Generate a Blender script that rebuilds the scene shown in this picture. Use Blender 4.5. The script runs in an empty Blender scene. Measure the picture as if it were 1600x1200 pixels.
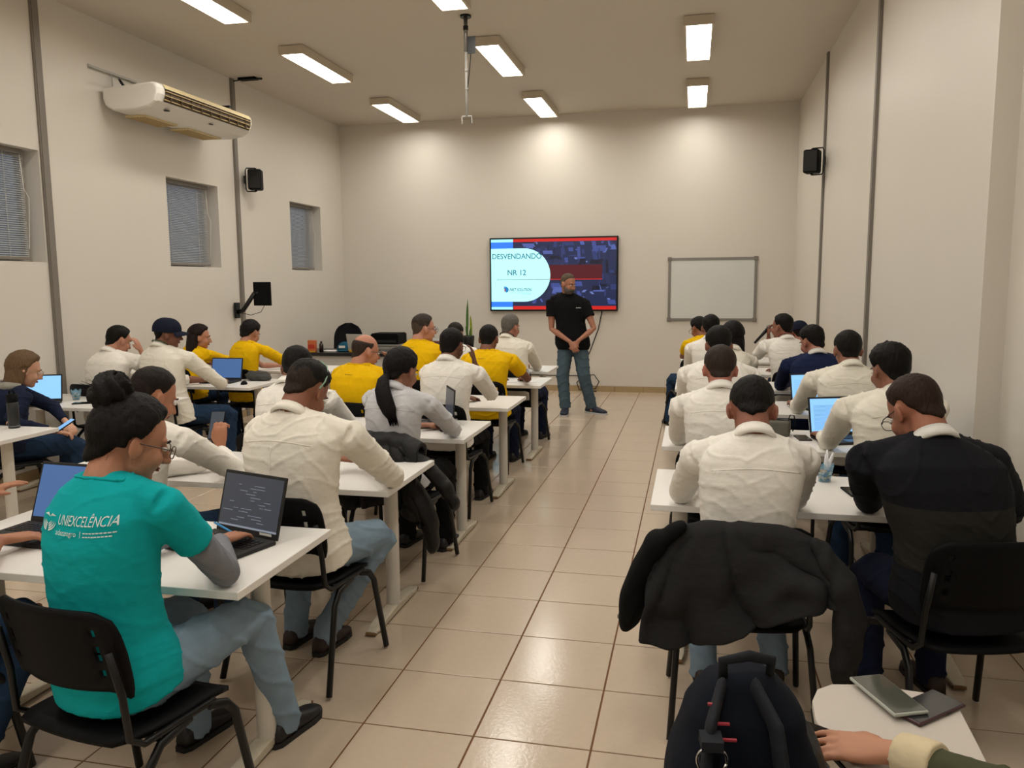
import bpy, math, random
import numpy as np
from mathutils import Vector, Matrix, Quaternion, noise
from mathutils.bvhtree import BVHTree

sc = bpy.context.scene
COL = sc.collection
rnd = random.Random(7)
pi = math.pi

# ------------------------------------------------------------ camera, world, exposure
cam_d = bpy.data.cameras.new('camera')
cam = bpy.data.objects.new('camera', cam_d)
COL.objects.link(cam)
sc.camera = cam
cam_d.sensor_fit = 'HORIZONTAL'
cam_d.sensor_width = 36.0
cam_d.lens = 1251.5 / 1600 * 36.0
cam_d.clip_start = 0.05
YAW, PITCH, ROLL = -0.2216, 0.1245, -0.0072
fw = Vector((math.sin(YAW)*math.cos(PITCH), math.cos(YAW)*math.cos(PITCH), -math.sin(PITCH)))
rt = Vector((math.cos(YAW), -math.sin(YAW), 0))
up = rt.cross(fw)
rt2 = rt*math.cos(ROLL) + up*math.sin(ROLL)
up2 = -rt*math.sin(ROLL) + up*math.cos(ROLL)
M = Matrix((rt2, up2, -fw)).transposed().to_4x4()
M.translation = Vector((1.6843, -3.6668, 1.715))
cam.matrix_world = M

world = bpy.data.worlds.new('world')
sc.world = world
world.use_nodes = True
wbg = world.node_tree.nodes['Background']
wbg.inputs[0].default_value = (0.55, 0.65, 0.85, 1)
wbg.inputs[1].default_value = 0.25
sc.view_settings.view_transform = 'Standard'
sc.view_settings.look = 'None'
sc.view_settings.exposure = 0.48
sc.view_settings.gamma = 1.0
sc.view_settings.use_curve_mapping = False
LAMP_STRENGTH = 16.0
LAMP_COLOR = (1.0, 0.96, 0.885)

XL, XR, YB, YF, ZC = -4.06, 3.15, 9.0, -5.6, 4.31
T = 0.45

# ------------------------------------------------------------ materials
def lin(c):
    if isinstance(c, str):
        c = [int(c[i:i+2], 16)/255 for i in (0, 2, 4)]
    return tuple((v/12.92 if v <= .04045 else ((v+.055)/1.055)**2.4) for v in c)
MATS = {}
def mat(name, c, rough=.5, metal=0, bump=0, bscale=60, bstretch=(1,1,1), var=0, vscale=8, emit=None, es=1, alpha=1, spec=.5, trans=0, coat=0):
    if name in MATS: return MATS[name]
    m = bpy.data.materials.new(name); m.use_nodes = True
    nt = m.node_tree; N = nt.nodes; L = nt.links
    b = N['Principled BSDF']
    cl = lin(c)
    b.inputs['Base Color'].default_value = (*cl, 1)
    b.inputs['Roughness'].default_value = rough
    b.inputs['Metallic'].default_value = metal
    b.inputs['Specular IOR Level'].default_value = spec
    b.inputs['Transmission Weight'].default_value = trans
    b.inputs['Coat Weight'].default_value = coat
    if emit:
        b.inputs['Emission Color'].default_value = (*lin(emit), 1)
        b.inputs['Emission Strength'].default_value = es
    if alpha < 1: b.inputs['Alpha'].default_value = alpha
    if bump or var:
        tc = N.new('ShaderNodeTexCoord'); mp = N.new('ShaderNodeMapping')
        mp.inputs['Scale'].default_value = bstretch
        L.new(tc.outputs['Object'], mp.inputs['Vector'])
    if bump:
        nz = N.new('ShaderNodeTexNoise'); nz.inputs['Scale'].default_value = bscale
        nz.inputs['Detail'].default_value = 3
        L.new(mp.outputs['Vector'], nz.inputs['Vector'])
        bp = N.new('ShaderNodeBump'); bp.inputs['Strength'].default_value = min(bump, 1)
        bp.inputs['Distance'].default_value = 0.01
        L.new(nz.outputs['Fac'], bp.inputs['Height']); L.new(bp.outputs['Normal'], b.inputs['Normal'])
    if var:
        n2 = N.new('ShaderNodeTexNoise'); n2.inputs['Scale'].default_value = vscale
        n2.inputs['Detail'].default_value = 4
        L.new(mp.outputs['Vector'], n2.inputs['Vector'])
        mx = N.new('ShaderNodeMix'); mx.data_type = 'RGBA'
        mx.inputs['A'].default_value = (*[v*(1-var) for v in cl], 1)
        mx.inputs['B'].default_value = (*[min(1, v*(1+var)) for v in cl], 1)
        L.new(n2.outputs['Fac'], mx.inputs['Factor']); L.new(mx.outputs['Result'], b.inputs['Base Color'])
    MATS[name] = m
    return m

def fabric(name, c, var=.08, amp=.5):
    return mat('fabric_'+name, c, rough=.92, bump=amp, bscale=9, bstretch=(1, 1, 2.2), var=var, vscale=30, spec=.15)
W_WALL = mat('wall_paint', 'dad4ca', rough=.42, bump=.05, bscale=3, var=.025, vscale=1.3, spec=.35)
W_CEIL = mat('ceiling_paint', 'cfc6b8', rough=.8, var=.02, vscale=1)
GREYCOL = mat('grey_paint', '7d766d', rough=.5, bump=.05, bscale=40, var=.05)
TILE = mat('floor_tile_glaze', 'c6b49f', rough=.17, bump=.05, bscale=55, var=.05, vscale=35, spec=.55)
GROUT = mat('grout', '70492b', rough=.9, bump=.3, bscale=80)
SKIRT = mat('skirting_glaze', 'ab936c', rough=.35, var=.1, vscale=20)
TABLE = mat('table_laminate', 'e9e6e1', rough=.38, bump=.03, bscale=200)
TEDGE = mat('table_edge_band', 'b5b1a9', rough=.5)
TLEG = mat('table_leg_enamel', 'cfcac0', rough=.4, var=.03)
TFOOT = mat('table_foot_enamel', 'c4bba6', rough=.5, var=.15, vscale=50)
RUST = mat('rusty_rim', '7c5c3a', rough=.9, var=.4, vscale=90)
BPLAS = mat('black_plastic', '0b0b0d', rough=.6, bump=.06, bscale=300, spec=.12)
BMET = mat('black_metal', '08090a', rough=.4, spec=.35)
DARKP = mat('dark_panel', '1b1a1a', rough=.7)
CHROME = mat('chrome', 'd8d8d8', rough=.2, metal=1)
SILVER = mat('silver_plastic', 'b6b4ae', rough=.4)
ALU = mat('aluminium', '8b8983', rough=.4, metal=.6)
WPLAS = mat('white_plastic', 'e6e2da', rough=.4)
CREAM = mat('yellowed_plastic', 'd9c79a', rough=.5, var=.1)
KEYS = mat('key_black', '0c0c0d', rough=.5)
EYEW = mat('eye_white', 'd8d2ca', rough=.2); EYED = mat('eye_iris', '2a1b12', rough=.1)
LIP = mat('lips', '9a5a4e', rough=.5)
CLEAR = mat('clear_plastic', 'dfe9ee', rough=.08, alpha=.35, spec=.6)
BLUEC = mat('blue_tinted_plastic', '8fc2de', rough=.08, alpha=.28, spec=.6)
def emat(name, c, es=1.0, rough=.3): return mat(name, '050505', rough=rough, emit=c, es=es)

# ------------------------------------------------------------ mesh helpers
class G:
    def __init__(s): s.v = []; s.f = []; s.m = []
    def add(s, v, f, mi=0):
        o = len(s.v); s.v += [tuple(x) for x in v]; s.f += [tuple(i+o for i in q) for q in f]; s.m += [mi]*len(f)
    def box(s, x0, x1, y0, y1, z0, z1, mi=0):
        s.add([(x, y, z) for z in (z0, z1) for y in (y0, y1) for x in (x0, x1)],
              [(0,2,3,1),(4,5,7,6),(0,1,5,4),(2,6,7,3),(0,4,6,2),(1,3,7,5)], mi)
    def loft(s, secs, n=16, mi=0, p=2.0, cap=True):
        """secs: (center, u, v, ru, rv); superellipse exponent p"""
        V = []; F = []
        for c, u, v, ru, rv in secs:
            c = Vector(c)
            for k in range(n):
                a = 2*pi*k/n; ca, sa = math.cos(a), math.sin(a)
                if p != 2: ca = math.copysign(abs(ca)**(2/p), ca); sa = math.copysign(abs(sa)**(2/p), sa)
                V.append(c + u*(ru*ca) + v*(rv*sa))
        m = len(secs)
        for i in range(m-1):
            for k in range(n):
                k2 = (k+1) % n
                F.append((i*n+k, i*n+k2, (i+1)*n+k2, (i+1)*n+k))
        if cap:
            V.append(Vector(secs[0][0])); V.append(Vector(secs[-1][0]))
            a, b = len(V)-2, len(V)-1
            for k in range(n):
                k2 = (k+1) % n
                F.append((a, k2, k)); F.append((b, (m-1)*n+k, (m-1)*n+k2))
        s.add(V, F, mi)
    def tube(s, pts, r, n=10, mi=0, flat=1.0, ref=None, round_ends=False, p=2.0):
        pts = [Vector(q) for q in pts]; m = len(pts)
        rs = r if isinstance(r, (list, tuple)) else [r]*m
        secs = []; prev = None
        for i in range(m):
            t = (pts[min(i+1, m-1)] - pts[max(i-1, 0)]).normalized()
            if prev is None:
                rf = Vector(ref) if ref else (Vector((0,0,1)) if abs(t.z) < .9 else Vector((0,1,0)))
                u = rf.cross(t).normalized()
            else:
                u = (prev - t*prev.dot(t)).normalized()
            prev = u; v = t.cross(u)
            secs.append((pts[i], u, v, rs[i], rs[i]*flat))
        if round_ends:
            t0 = (pts[0]-pts[1]).normalized(); t1 = (pts[-1]-pts[-2]).normalized()
            a = secs[0]; b = secs[-1]
            pre = [(a[0]+t0*rs[0]*math.sin(q), a[1], a[2], a[3]*math.cos(q), a[4]*math.cos(q)) for q in (1.3, .9, .45)]
            post = [(b[0]+t1*rs[-1]*math.sin(q), b[1], b[2], b[3]*math.cos(q), b[4]*math.cos(q)) for q in (.45, .9, 1.3)]
            secs = pre + secs + post
        s.loft(secs, n, mi, p)
    def ell(s, c, r, R=None, nu=16, nv=10, mi=0):
        R = R or Matrix.Identity(3); c = Vector(c)
        V = []; F = []
        for j in range(1, nv):
            t = pi*j/nv
            for k in range(nu):
                a = 2*pi*k/nu
                V.append(c + R @ Vector((r[0]*math.sin(t)*math.cos(a), r[1]*math.sin(t)*math.sin(a), r[2]*math.cos(t))))
        for j in range(nv-2):
            for k in range(nu):
                k2 = (k+1) % nu
                F.append((j*nu+k, (j+1)*nu+k, (j+1)*nu+k2, j*nu+k2))
        V.append(c + R @ Vector((0,0,r[2]))); V.append(c - R @ Vector((0,0,r[2])))
        a, b = len(V)-2, len(V)-1
        for k in range(nu):
            k2 = (k+1) % nu
            F.append((a, k, k2)); F.append((b, (nv-2)*nu+k2, (nv-2)*nu+k))
        s.add(V, F, mi)
    def prism(s, pts, z0, z1, mi=0):
        n = len(pts)
        s.add([(x, y, z0) for x, y in pts] + [(x, y, z1) for x, y in pts],
              [tuple(range(n))[::-1], tuple(range(n, 2*n))] + [(k, (k+1) % n, n+(k+1) % n, n+k) for k in range(n)], mi)
    def xf(s, Mx):
        s.v = [tuple(Mx @ Vector(q)) for q in s.v]; return s
    def mesh(s, name='m'):
        me = bpy.data.meshes.new(name); me.from_pydata(s.v, [], s.f); me.update(); return me

def obj(name, g, m, parent=None, smooth=False, bevel=0, loc=None):
    me = g.mesh(name) if isinstance(g, G) else g
    o = bpy.data.objects.new(name, me); COL.objects.link(o)
    ms = m if isinstance(m, (list, tuple)) else [m]
    if not me.materials:
        for q in ms: me.materials.append(q)
    if isinstance(g, G) and len(ms) > 1:
        for i, p in enumerate(me.polygons): p.material_index = g.m[i]
    if smooth:
        me.polygons.foreach_set('use_smooth', [True]*len(me.polygons))
    if bevel:
        b = o.modifiers.new('bevel', 'BEVEL'); b.width = bevel; b.segments = 2; b.limit_method = 'ANGLE'
        b.harden_normals = False
    if parent: o.parent = parent
    if loc: o.location = loc
    return o
def thing(name, label, cat, loc=(0,0,0), rz=0, group=None):
    o = bpy.data.objects.new(name, None); COL.objects.link(o); o.empty_display_size = .1
    o.location = loc; o.rotation_euler = (0, 0, rz)
    return tag(o, label, cat, group)
def tag(o, label, cat, group=None):
    o['label'] = label; o['category'] = cat
    if group: o['group'] = group
    return o
def struct(o): o['kind'] = 'structure'; return o
def stuff(o): o['kind'] = 'stuff'; return o
def dup(o, loc, rz=0, label=None):
    r = o.copy(); COL.objects.link(r); r.location = loc; r.rotation_euler = (0, 0, rz)
    if label: r['label'] = label
    for ch in list(o.children):
        c = ch.copy(); COL.objects.link(c); c.parent = r
        for g2 in ch.children:
            d = g2.copy(); COL.objects.link(d); d.parent = c
    return r
def remesh(g, voxel, smooth=4, factor=.5):
    me = g.mesh('tmp'); o = bpy.data.objects.new('tmp', me); COL.objects.link(o)
    r = o.modifiers.new('r', 'REMESH'); r.mode = 'VOXEL'; r.voxel_size = voxel; r.use_smooth_shade = True
    if smooth:
        s = o.modifiers.new('s', 'SMOOTH'); s.factor = factor; s.iterations = smooth
    dg = bpy.context.evaluated_depsgraph_get()
    out = bpy.data.meshes.new_from_object(o.evaluated_get(dg))
    bpy.data.objects.remove(o); bpy.data.meshes.remove(me)
    out.polygons.foreach_set('use_smooth', [True]*len(out.polygons))
    return out
def co_of(me):
    a = np.empty(len(me.vertices)*3, 'f'); me.vertices.foreach_get('co', a); return a.reshape(-1, 3)
def set_co(me, a):
    me.vertices.foreach_set('co', a.astype('f').ravel()); me.update()
def normals_of(me):
    a = np.empty(len(me.vertices)*3, 'f'); me.vertices.foreach_get('normal', a); return a.reshape(-1, 3)
_tc = {}
def text_geo(txt, size=1, res=4, shear=0, bold=0):
    cu = bpy.data.curves.new('t', 'FONT'); cu.body = txt; cu.size = size; cu.resolution_u = res
    cu.align_x = 'LEFT'; cu.shear = shear; cu.offset = bold
    o = bpy.data.objects.new('t', cu); COL.objects.link(o)
    dg = bpy.context.evaluated_depsgraph_get()
    me = bpy.data.meshes.new_from_object(o.evaluated_get(dg))
    bpy.data.objects.remove(o)
    V = [tuple(v.co) for v in me.vertices]; F = [tuple(p.vertices) for p in me.polygons]
    bpy.data.meshes.remove(me)
    return V, F
def add_text(g, txt, x, y, width, mapf, height=None, shear=0, mi=0, bold=0):
    """lay text in a plane: mapf(u,v)->3D; width is the total text width"""
    V, F = text_geo(txt, 1, 3, shear, bold)
    x0 = min(v[0] for v in V); x1 = max(v[0] for v in V); y0 = min(v[1] for v in V); y1 = max(v[1] for v in V)
    k = width/(x1-x0); ky = (height/(y1-y0)) if height else k
    g.add([mapf(x+(v[0]-x0)*k, y+(v[1]-y0)*ky) for v in V], F, mi)

# ------------------------------------------------------------ room shell
def wall_with_holes(name, holes):
    g = G(); x0, x1 = XL-.28, XL
    ys = [YF] + [v for h in holes for v in h[:2]] + [YB]
    for i in range(0, len(ys), 2): g.box(x0, x1, ys[i], ys[i+1], 0, ZC)
    for y0, y1, z0, z1 in holes:
        g.box(x0, x1, y0, y1, 0, z0); g.box(x0, x1, y0, y1, z1, ZC)
    return struct(obj(name, g, W_WALL))
HOLES = [(1.60, 2.60, 1.94, 2.93), (4.39, 5.39, 1.94, 2.93), (7.21, 8.20, 1.94, 2.93)]
wall_with_holes('wall_left', HOLES)
g = G(); g.box(XR, XR+.4, .95, YB, 0, ZC); g.box(XR+.12, XR+.4, YF, .95, 0, ZC)
wr_ = struct(obj('wall_right', g, W_WALL))
g = G(); g.box(XL-.28, XR+.4, YB, YB+.2, 0, ZC); struct(obj('wall_back', g, W_WALL))
g = G(); g.box(XL-.28, XR+.4, YF-.2, YF, 0, ZC); struct(obj('wall_front', g, W_WALL))
g = G(); g.box(XL-.28, XR+.4, YF-.2, YB+.2, ZC, ZC+.2); ceil_o = struct(obj('ceiling', g, W_CEIL))
for i, (x0, y, w) in enumerate([(XL, 2.66, .09), (XL, 5.82, .09)]):
    g = G(); g.box(XL-.01, XL+.018, y-w/2, y+w/2, 0, ZC); g.box(XL+.018, XL+.024, y-w/2+.012, y+w/2-.012, 0, ZC)
    struct(obj('trim_%d' % (i+1), g, GREYCOL))
for i, y in enumerate((3.72, 6.45)):
    g = G(); g.box(XR-.018, XR+.01, y-.05, y+.05, 0, ZC); g.box(XR-.024, XR-.018, y-.035, y+.035, 0, ZC)
    struct(obj('trim_%d' % (i+3), g, GREYCOL))

# floor: grout bed with separate glazed tiles
g = G(); g.box(XL-.28, XR+.4, YF-.2, YB+.2, -.12, -.003)
floor = struct(obj('floor', g, GROUT))
def tile_mesh(w, d, name='tile'):
    g = G(); e = .0035; b = .0015
    x0, x1, y0, y1 = e, w-e, e, d-e
    V = []
    for z, k in ((-.01, 0), (-b, 0), (0, b)):
        V += [(x0+k, y0+k, z), (x1-k, y0+k, z), (x1-k, y1-k, z), (x0+k, y1-k, z)]
    F = [(8,9,10,11)] + [(a+i, a+(i+1)%4, a+4+(i+1)%4, a+4+i) for a in (0, 4) for i in range(4)]
    g.add(V, F); me = g.mesh(name); me.materials.append(TILE); return me
TM = tile_mesh(T, T); TML = tile_mesh(T*10-(-XL+0)+0, T) if False else None
rest = G(); ntile = 0
def put_rest(x0, x1, y0, y1):
    e = .0035; b = .0015; V = []
    for z, k in ((-.01, 0), (-b, 0), (0, b)):
        V += [(x0+e+k, y0+e+k, z), (x1-e-k, y0+e+k, z), (x1-e-k, y1-e-k, z), (x0+e+k, y1-e-k, z)]
    rest.add(V, [(8,9,10,11)] + [(a+i, a+(i+1)%4, a+4+(i+1)%4, a+4+i) for a in (0, 4) for i in range(4)])
for r in range(-13, 20):
    for c in range(-10, 8):
        x0 = max(c*T, XL); x1 = min((c+1)*T, XR+.12 if (r+1)*T <= .95 else XR)
        y0 = r*T; y1 = min((r+1)*T, YB)
        if x1-x0 < .03: continue
        full = abs(x1-x0-T) < 1e-5
        if full and ntile < 300 and (-4 <= r <= 19) and (r <= 10 or -1 <= c <= 3 or c > 6) and c > -9:
            o = bpy.data.objects.new('floor_tile', TM); COL.objects.link(o); o.parent = floor
            o.location = (x0, y0, rnd.uniform(-.0003, .0003)); ntile += 1
        else: put_rest(x0, x1, y0, y1)
stuff(obj('floor_tiles_rest', rest, TILE, floor))
# skirting of cut tiles
g = G(); g.box(XL, XR, YB-.009, YB, 0, .088)
bb = struct(obj('baseboard_back', g, GROUT))
gs = G()
gs.box(.003, T-.003, -.006, .004, 0, .087); sk = gs.mesh('skirting_tile'); sk.materials.append(SKIRT)
for c in range(-9, 7):
    o = bpy.data.objects.new('skirting_tile', sk); COL.objects.link(o); o.parent = bb
    o.location = (c*T+.05, YB-.009, 0)
g = G(); g.box(XR-.009, XR, .95, YB, 0, .088); g.box(XR+.111, XR+.12, YF, .95, 0, .088)
bb = struct(obj('baseboard_right', g, GROUT))
gs = G(); gs.box(-.004, .006, .003, T-.003, 0, .087); sk2 = gs.mesh('skirting_tile'); sk2.materials.append(SKIRT)
for r in range(-6, 19):
    o = bpy.data.objects.new('skirting_tile', sk2); COL.objects.link(o); o.parent = bb
    y = r*T+.05; o.location = ((XR if y > .9 else XR+.12)-.009, y, 0)
g = G(); g.box(XL, XL+.009, YF, YB, 0, .088)
bb = struct(obj('baseboard_left', g, GROUT))
for r in range(0, 19):
    o = bpy.data.objects.new('skirting_tile', sk2); COL.objects.link(o); o.parent = bb
    o.location = (XL+.011, r*T+.05, 0)

# windows with lowered venetian blinds
BL = mat('blind_slat', 'b4b4b2', rough=.5); WF = mat('window_frame_grey', 'bdbab4', rough=.5)
GL = mat('window_glass', '8fa0b0', rough=.05, alpha=.25)
for i, (y0, y1, z0, z1) in enumerate(HOLES):
    g = G(); xo = XL-.2
    for a in ((y0, y0+.05, z0, z1), (y1-.05, y1, z0, z1), (y0+.05, y1-.05, z0, z0+.05), (y0+.05, y1-.05, z1-.05, z1)):
        g.box(xo-.02, xo+.03, *a)
    wdw = struct(obj('window_%d' % (i+1), g, WF))
    g = G(); g.box(xo, xo+.005, y0+.05, y1-.05, z0+.05, z1-.05); obj('pane', g, GL, wdw)
    g = G(); n = 46; xb = XL-.11
    for k in range(n):
        z = z0+.05 + (z1-z0-.1)*k/n
        g.add([(xb-.011, y0+.012, z+.008), (xb+.011, y0+.012, z-.006), (xb+.011, y1-.085, z-.006), (xb-.011, y1-.085, z+.008),
               (xb-.011, y0+.012, z+.0095), (xb+.011, y0+.012, z-.0045), (xb+.011, y1-.085, z-.0045), (xb-.011, y1-.085, z+.0095)],
              [(0,3,2,1), (4,5,6,7), (0,1,5,4), (3,7,6,2), (1,2,6,5), (0,4,7,3)])
    b = stuff(obj('blind_slats', g, BL, wdw)) 
    g = G(); g.box(xb-.02, xb+.02, y0+.01, y1-.08, z1-.045, z1-.002); obj('head_rail', g, GREYCOL, wdw)
    g = G(); g.box(xb-.014, xb+.014, y0+.01, y1-.08, z0+.02, z0+.045); obj('bottom_rail', g, GREYCOL, wdw)
    for q in (.2, .78):
        g = G(); yy = y0+(y1-y0-.1)*q; g.tube([(xb+.016, yy, z0+.03), (xb+.016, yy, z1-.03)], .0025, 6); obj('ladder_cord', g, SILVER, wdw)
    g = G(); g.tube([(xb+.02, y1-.12, z1-.05), (xb+.03, y1-.11, z1-.35), (xb+.04, y1-.07, z1-.42), (xb+.03, y1-.1, z0+.12)], .003, 6)
    obj('tilt_wand', g, WPLAS, wdw)

# ------------------------------------------------------------ ceiling lamps
DIFF = mat('lamp_diffuser', 'ffffff', emit='ffffff', es=LAMP_STRENGTH)
DIFF.node_tree.nodes['Principled BSDF'].inputs['Emission Color'].default_value = (*LAMP_COLOR, 1)
LH = mat('lamp_housing', 'c9bca8', rough=.5)
LIPW = mat('lamp_rim', 'e6ddcf', rough=.5)
def make_lamp(label, x, y):
    t = thing('ceiling_lamp', label, 'ceiling lamp', (x, y, ZC-.005), 0, 'surface mounted ceiling lamps')
    w, l, h = .145, .665, .09
    g = G(); g.box(-w, -w+.022, -l, l, -h, 0); g.box(w-.022, w, -l, l, -h, 0)
    g.box(-w+.022, w-.022, -l, -l+.025, -h, 0); g.box(-w+.022, w-.022, l-.025, l, -h, 0); g.box(-w+.022, w-.022, -l+.025, l-.025, -.012, 0)
    obj('housing', g, LH, t)
    g = G(); g.add([(-w+.022, -l+.025, -h+.032), (-w+.022, l-.025, -h+.032), (w-.022, l-.025, -h+.032), (w-.022, -l+.025, -h+.032)], [(0,1,2,3)])
    obj('diffuser', g, DIFF, t)
    return t
rows = {'L': (-2.64, (5.35, 7.9, 2.98)), 'M': (-.5, (5.56, 8.06, 3.12)), 'R': (1.69, (5.4, 7.92, 2.88))}
nm = {'L': 'left', 'M': 'middle', 'R': 'right'}
lamp0 = None
desc = {0: 'second from the far wall', 1: 'nearest the far wall', 2: 'third from the far wall'}
for k, (x, ys) in rows.items():
    extra = [.35, -2.15, -4.6]
    for j, y in enumerate(list(ys)+extra):
        lb = 'white boxed ceiling lamp in the %s row, %s' % (nm[k], desc.get(j) or ['first', 'second', 'third'][j-3]+' behind the photographer')
        if lamp0 is None: lamp0 = make_lamp(lb, x, y)
        else: dup(lamp0, (x, y, ZC-.005), 0, lb)

# ------------------------------------------------------------ tables
def make_table(label, xr, y0, y1, w, group, posts=True):
    """xr: right end; origin on the floor at the middle"""
    x0, x1 = -w/2, w/2; d = y1-y0; cx, cy = xr-w/2, (y0+y1)/2
    t = thing('training_table', label, 'table', (cx, cy, 0), 0, group)
    g = G(); g.box(x0, x1, -d/2, d/2, .717, .745); obj('tabletop', g, TABLE, t, bevel=.003)
    g = G(); g.box(x0+.13, x1-.13, -.03, .03, .675, .717); obj('cross_beam', g, TLEG, t)
    for s in (-1, 1):
        px = s*(w/2-.125)
        g = G(); g.tube([(px, .0, .045), (px, .0, .70)], [.036, .036], 20); 
        g.box(px-.045, px+.045, -.22, .22, .70, .717)
        obj('leg', g, TLEG, t, smooth=True).modifiers.new('e', 'EDGE_SPLIT')
        g = G(); pts = []
        secs = []
        for i in range(13):
            q = -1 + i/6; y = q*.31
            z = .052 - .03*abs(q)**1.6; wd = .034 if abs(q) < .93 else .024
            secs.append(((px, y, .5*z+.004), Vector((1,0,0)), Vector((0,0,1)), wd, .5*z-.004))
        g.loft(secs, 14, p=5); ft = obj('foot', g, TFOOT, t, smooth=True, bevel=0)
        ft.modifiers.new('e', 'EDGE_SPLIT')
        for e in (-1, 1):
            g = G(); g.tube([(px-.026, e*.312, .012), (px+.026, e*.312, .012)], .008, 8); obj('end_cap', g, RUST, ft)
    return t
make_table('white table under the teal shirted woman and her laptop, nearest row', .29, -1.47, -.79, 1.42, 'white tables left of the aisle')
make_table('white table where the bowed man in the big cream shirt leans', .30, -.2, .5, 1.92, 'white tables left of the aisle')
make_table('white table with the black puck, in front of the woman with ponytail', .30, 1.09, 1.79, 1.42, 'white tables left of the aisle')
make_table('white table in front of the bald man in yellow', .29, 2.38, 3.08, 1.42, 'white tables left of the aisle')
make_table('white table with a white paper sheet at its aisle end', .28, 3.8, 4.5, 1.42, 'white tables left of the aisle')
make_table('white table in front of the grey haired man, nearest the screen wall', .14, 5.02, 5.70, 1.42, 'white tables left of the aisle')
make_table('white table with candy cup and phone before the bowed man in white', 2.94, -.18, .52, 1.42, 'white tables right of the aisle')
make_table('white table with the grey pouch and the clear plastic cup', 2.94, 1.12, 1.82, 1.42, 'white tables right of the aisle')
make_table('white table with the open blue screened laptop near the navy sweater', 2.94, 2.45, 3.15, 1.42, 'white tables right of the aisle')
make_table('white table in front of the man in the navy sweater', 2.96, 3.78, 4.48, 1.42, 'white tables right of the aisle')
make_table('white table in front of the man with the microphone', 2.98, 5.1, 5.8, 1.42, 'white tables right of the aisle')
make_table('white table nearest the whiteboard with a laptop on its left end', 2.97, 6.45, 7.15, 1.42, 'white tables right of the aisle')
make_table('white table end with the black bottle, left edge of the picture', -2.6, .36, 1.0, 1.35, 'white tables by the window wall')
make_table('white table with candy cup and phone by the window wall', -2.62, 1.8, 2.52, 1.35, 'white tables by the window wall')
make_table('white table with dark grey pouch and laptop before the capped man', -2.44, 3.2, 3.93, 1.42, 'white tables by the window wall')
make_table('white table with papers where the woman with pinned hair writes', -2.3, 4.62, 5.32, 1.55, 'white tables by the window wall')

# ------------------------------------------------------------ stacking chairs
def make_chair(label, loc, rz, group='black stacking chairs'):
    t = thing('stacking_chair', label, 'chair', loc, rz, group)
    # seat: gently dished plastic pan with a rolled front edge
    g = G(); n = 9; V = []; F = []
    for s in (0, 1):
        for j in range(n):
            for i in range(n):
                u = -1+2*i/(n-1); v = -1+2*j/(n-1)
                hw = .225*(1-.10*max(0, -v)**2)*(1-.10*max(0, abs(v)-.75)/.25)
                z = .452 - .012*(1-u*u) + .012*max(0, -v) - .04*max(0, v-.6)**1.5*2.5 - s*.016
                V.append((u*hw, v*.215, z))
    for j in range(n-1):
        for i in range(n-1):
            a = j*n+i; F.append((a, a+1, a+n+1, a+n)); b = a+n*n; F.append((b, b+n, b+n+1, b+1))
    per = [i for i in range(n)] + [j*n+n-1 for j in range(1, n)] + [(n-1)*n+i for i in range(n-2, -1, -1)] + [j*n for j in range(n-2, 0, -1)]
    for k in range(len(per)):
        a, b = per[k], per[(k+1) % len(per)]; F.append((a, a+n*n, b+n*n, b))
    g.add(V, F); obj('seat', g, BPLAS, t, smooth=True)
    # backrest: curved panel with slots at each side
    g = G(); V = []; F = []; nu, nv = 25, 11
    def bp(u, v, off):
        hw = .235 - .018*(v**4) ; x = u*hw
        zt = .60 + .245*(v+1)/2 + .010*(1-u*u)*max(0, v) - .022*max(0, abs(u)-.8)/.2*abs(v)
        y = -.215 - .055*(v+1)/2 + .055*(u*u) + off
        return (x, y, zt)
    for s in (0, 1):
        for j in range(nv):
            for i in range(nu): V.append(bp(-1+2*i/(nu-1), -1+2*j/(nv-1), -.012*s))
    N_ = nu*nv
    hole = {(i, j) for j in (2, 4, 5, 7) for i in (3, nu-5)}
    for j in range(nv-1):
        for i in range(nu-1):
            a = j*nu+i
            if (i, j) in hole:
                for p_, q_ in ((a, a+1), (a+1, a+nu+1), (a+nu+1, a+nu), (a+nu, a)): F.append((p_, q_, q_+N_, p_+N_))
                continue
            F.append((a, a+1, a+nu+1, a+nu)); F.append((a+N_, a+N_+nu, a+N_+nu+1, a+N_+1))
    per = [i for i in range(nu)] + [j*nu+nu-1 for j in range(1, nv)] + [(nv-1)*nu+i for i in range(nu-2, -1, -1)] + [j*nu for j in range(nv-2, 0, -1)]
    for k in range(len(per)):
        a, b = per[k], per[(k+1) % len(per)]; F.append((a, a+N_, b+N_, b))
    g.add(V, F); obj('backrest', g, BPLAS, t, smooth=True)
    fr = G()
    for s in (-1, 1):
        x = s*.235
        g = G(); g.tube([(x*.98, .10, .425), (x, .165, .40), (x*1.03, .195, .36), (x*1.13, .255, .012)], .0125, 10, flat=1.25); obj('leg', g, BMET, t, smooth=True)
        g = G(); g.tube([(x*.98, .02, .425), (x, -.10, .405), (x*1.03, -.15, .36), (x*1.13, -.255, .012)], .0125, 10, flat=1.25); obj('leg', g, BMET, t, smooth=True)
        fr.tube([(x*.98, .12, .432), (x*.98, -.15, .436), (x*.97, -.195, .47), (x*.95, -.205, .60), (x*.93, -.235, .74)], .011, 10)
    fr.tube([(-.23, .12, .425), (.23, .12, .425)], .010, 8); fr.tube([(-.23, -.10, .425), (.23, -.10, .425)], .010, 8)
    obj('frame', fr, BMET, t, smooth=True)
    return t
chair0 = None
def chair(x, y, deg, label):
    global chair0
    if chair0 is None: chair0 = make_chair(label, (x, y, 0), math.radians(deg)); return chair0
    return dup(chair0, (x, y, 0), math.radians(deg), label)

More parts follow.
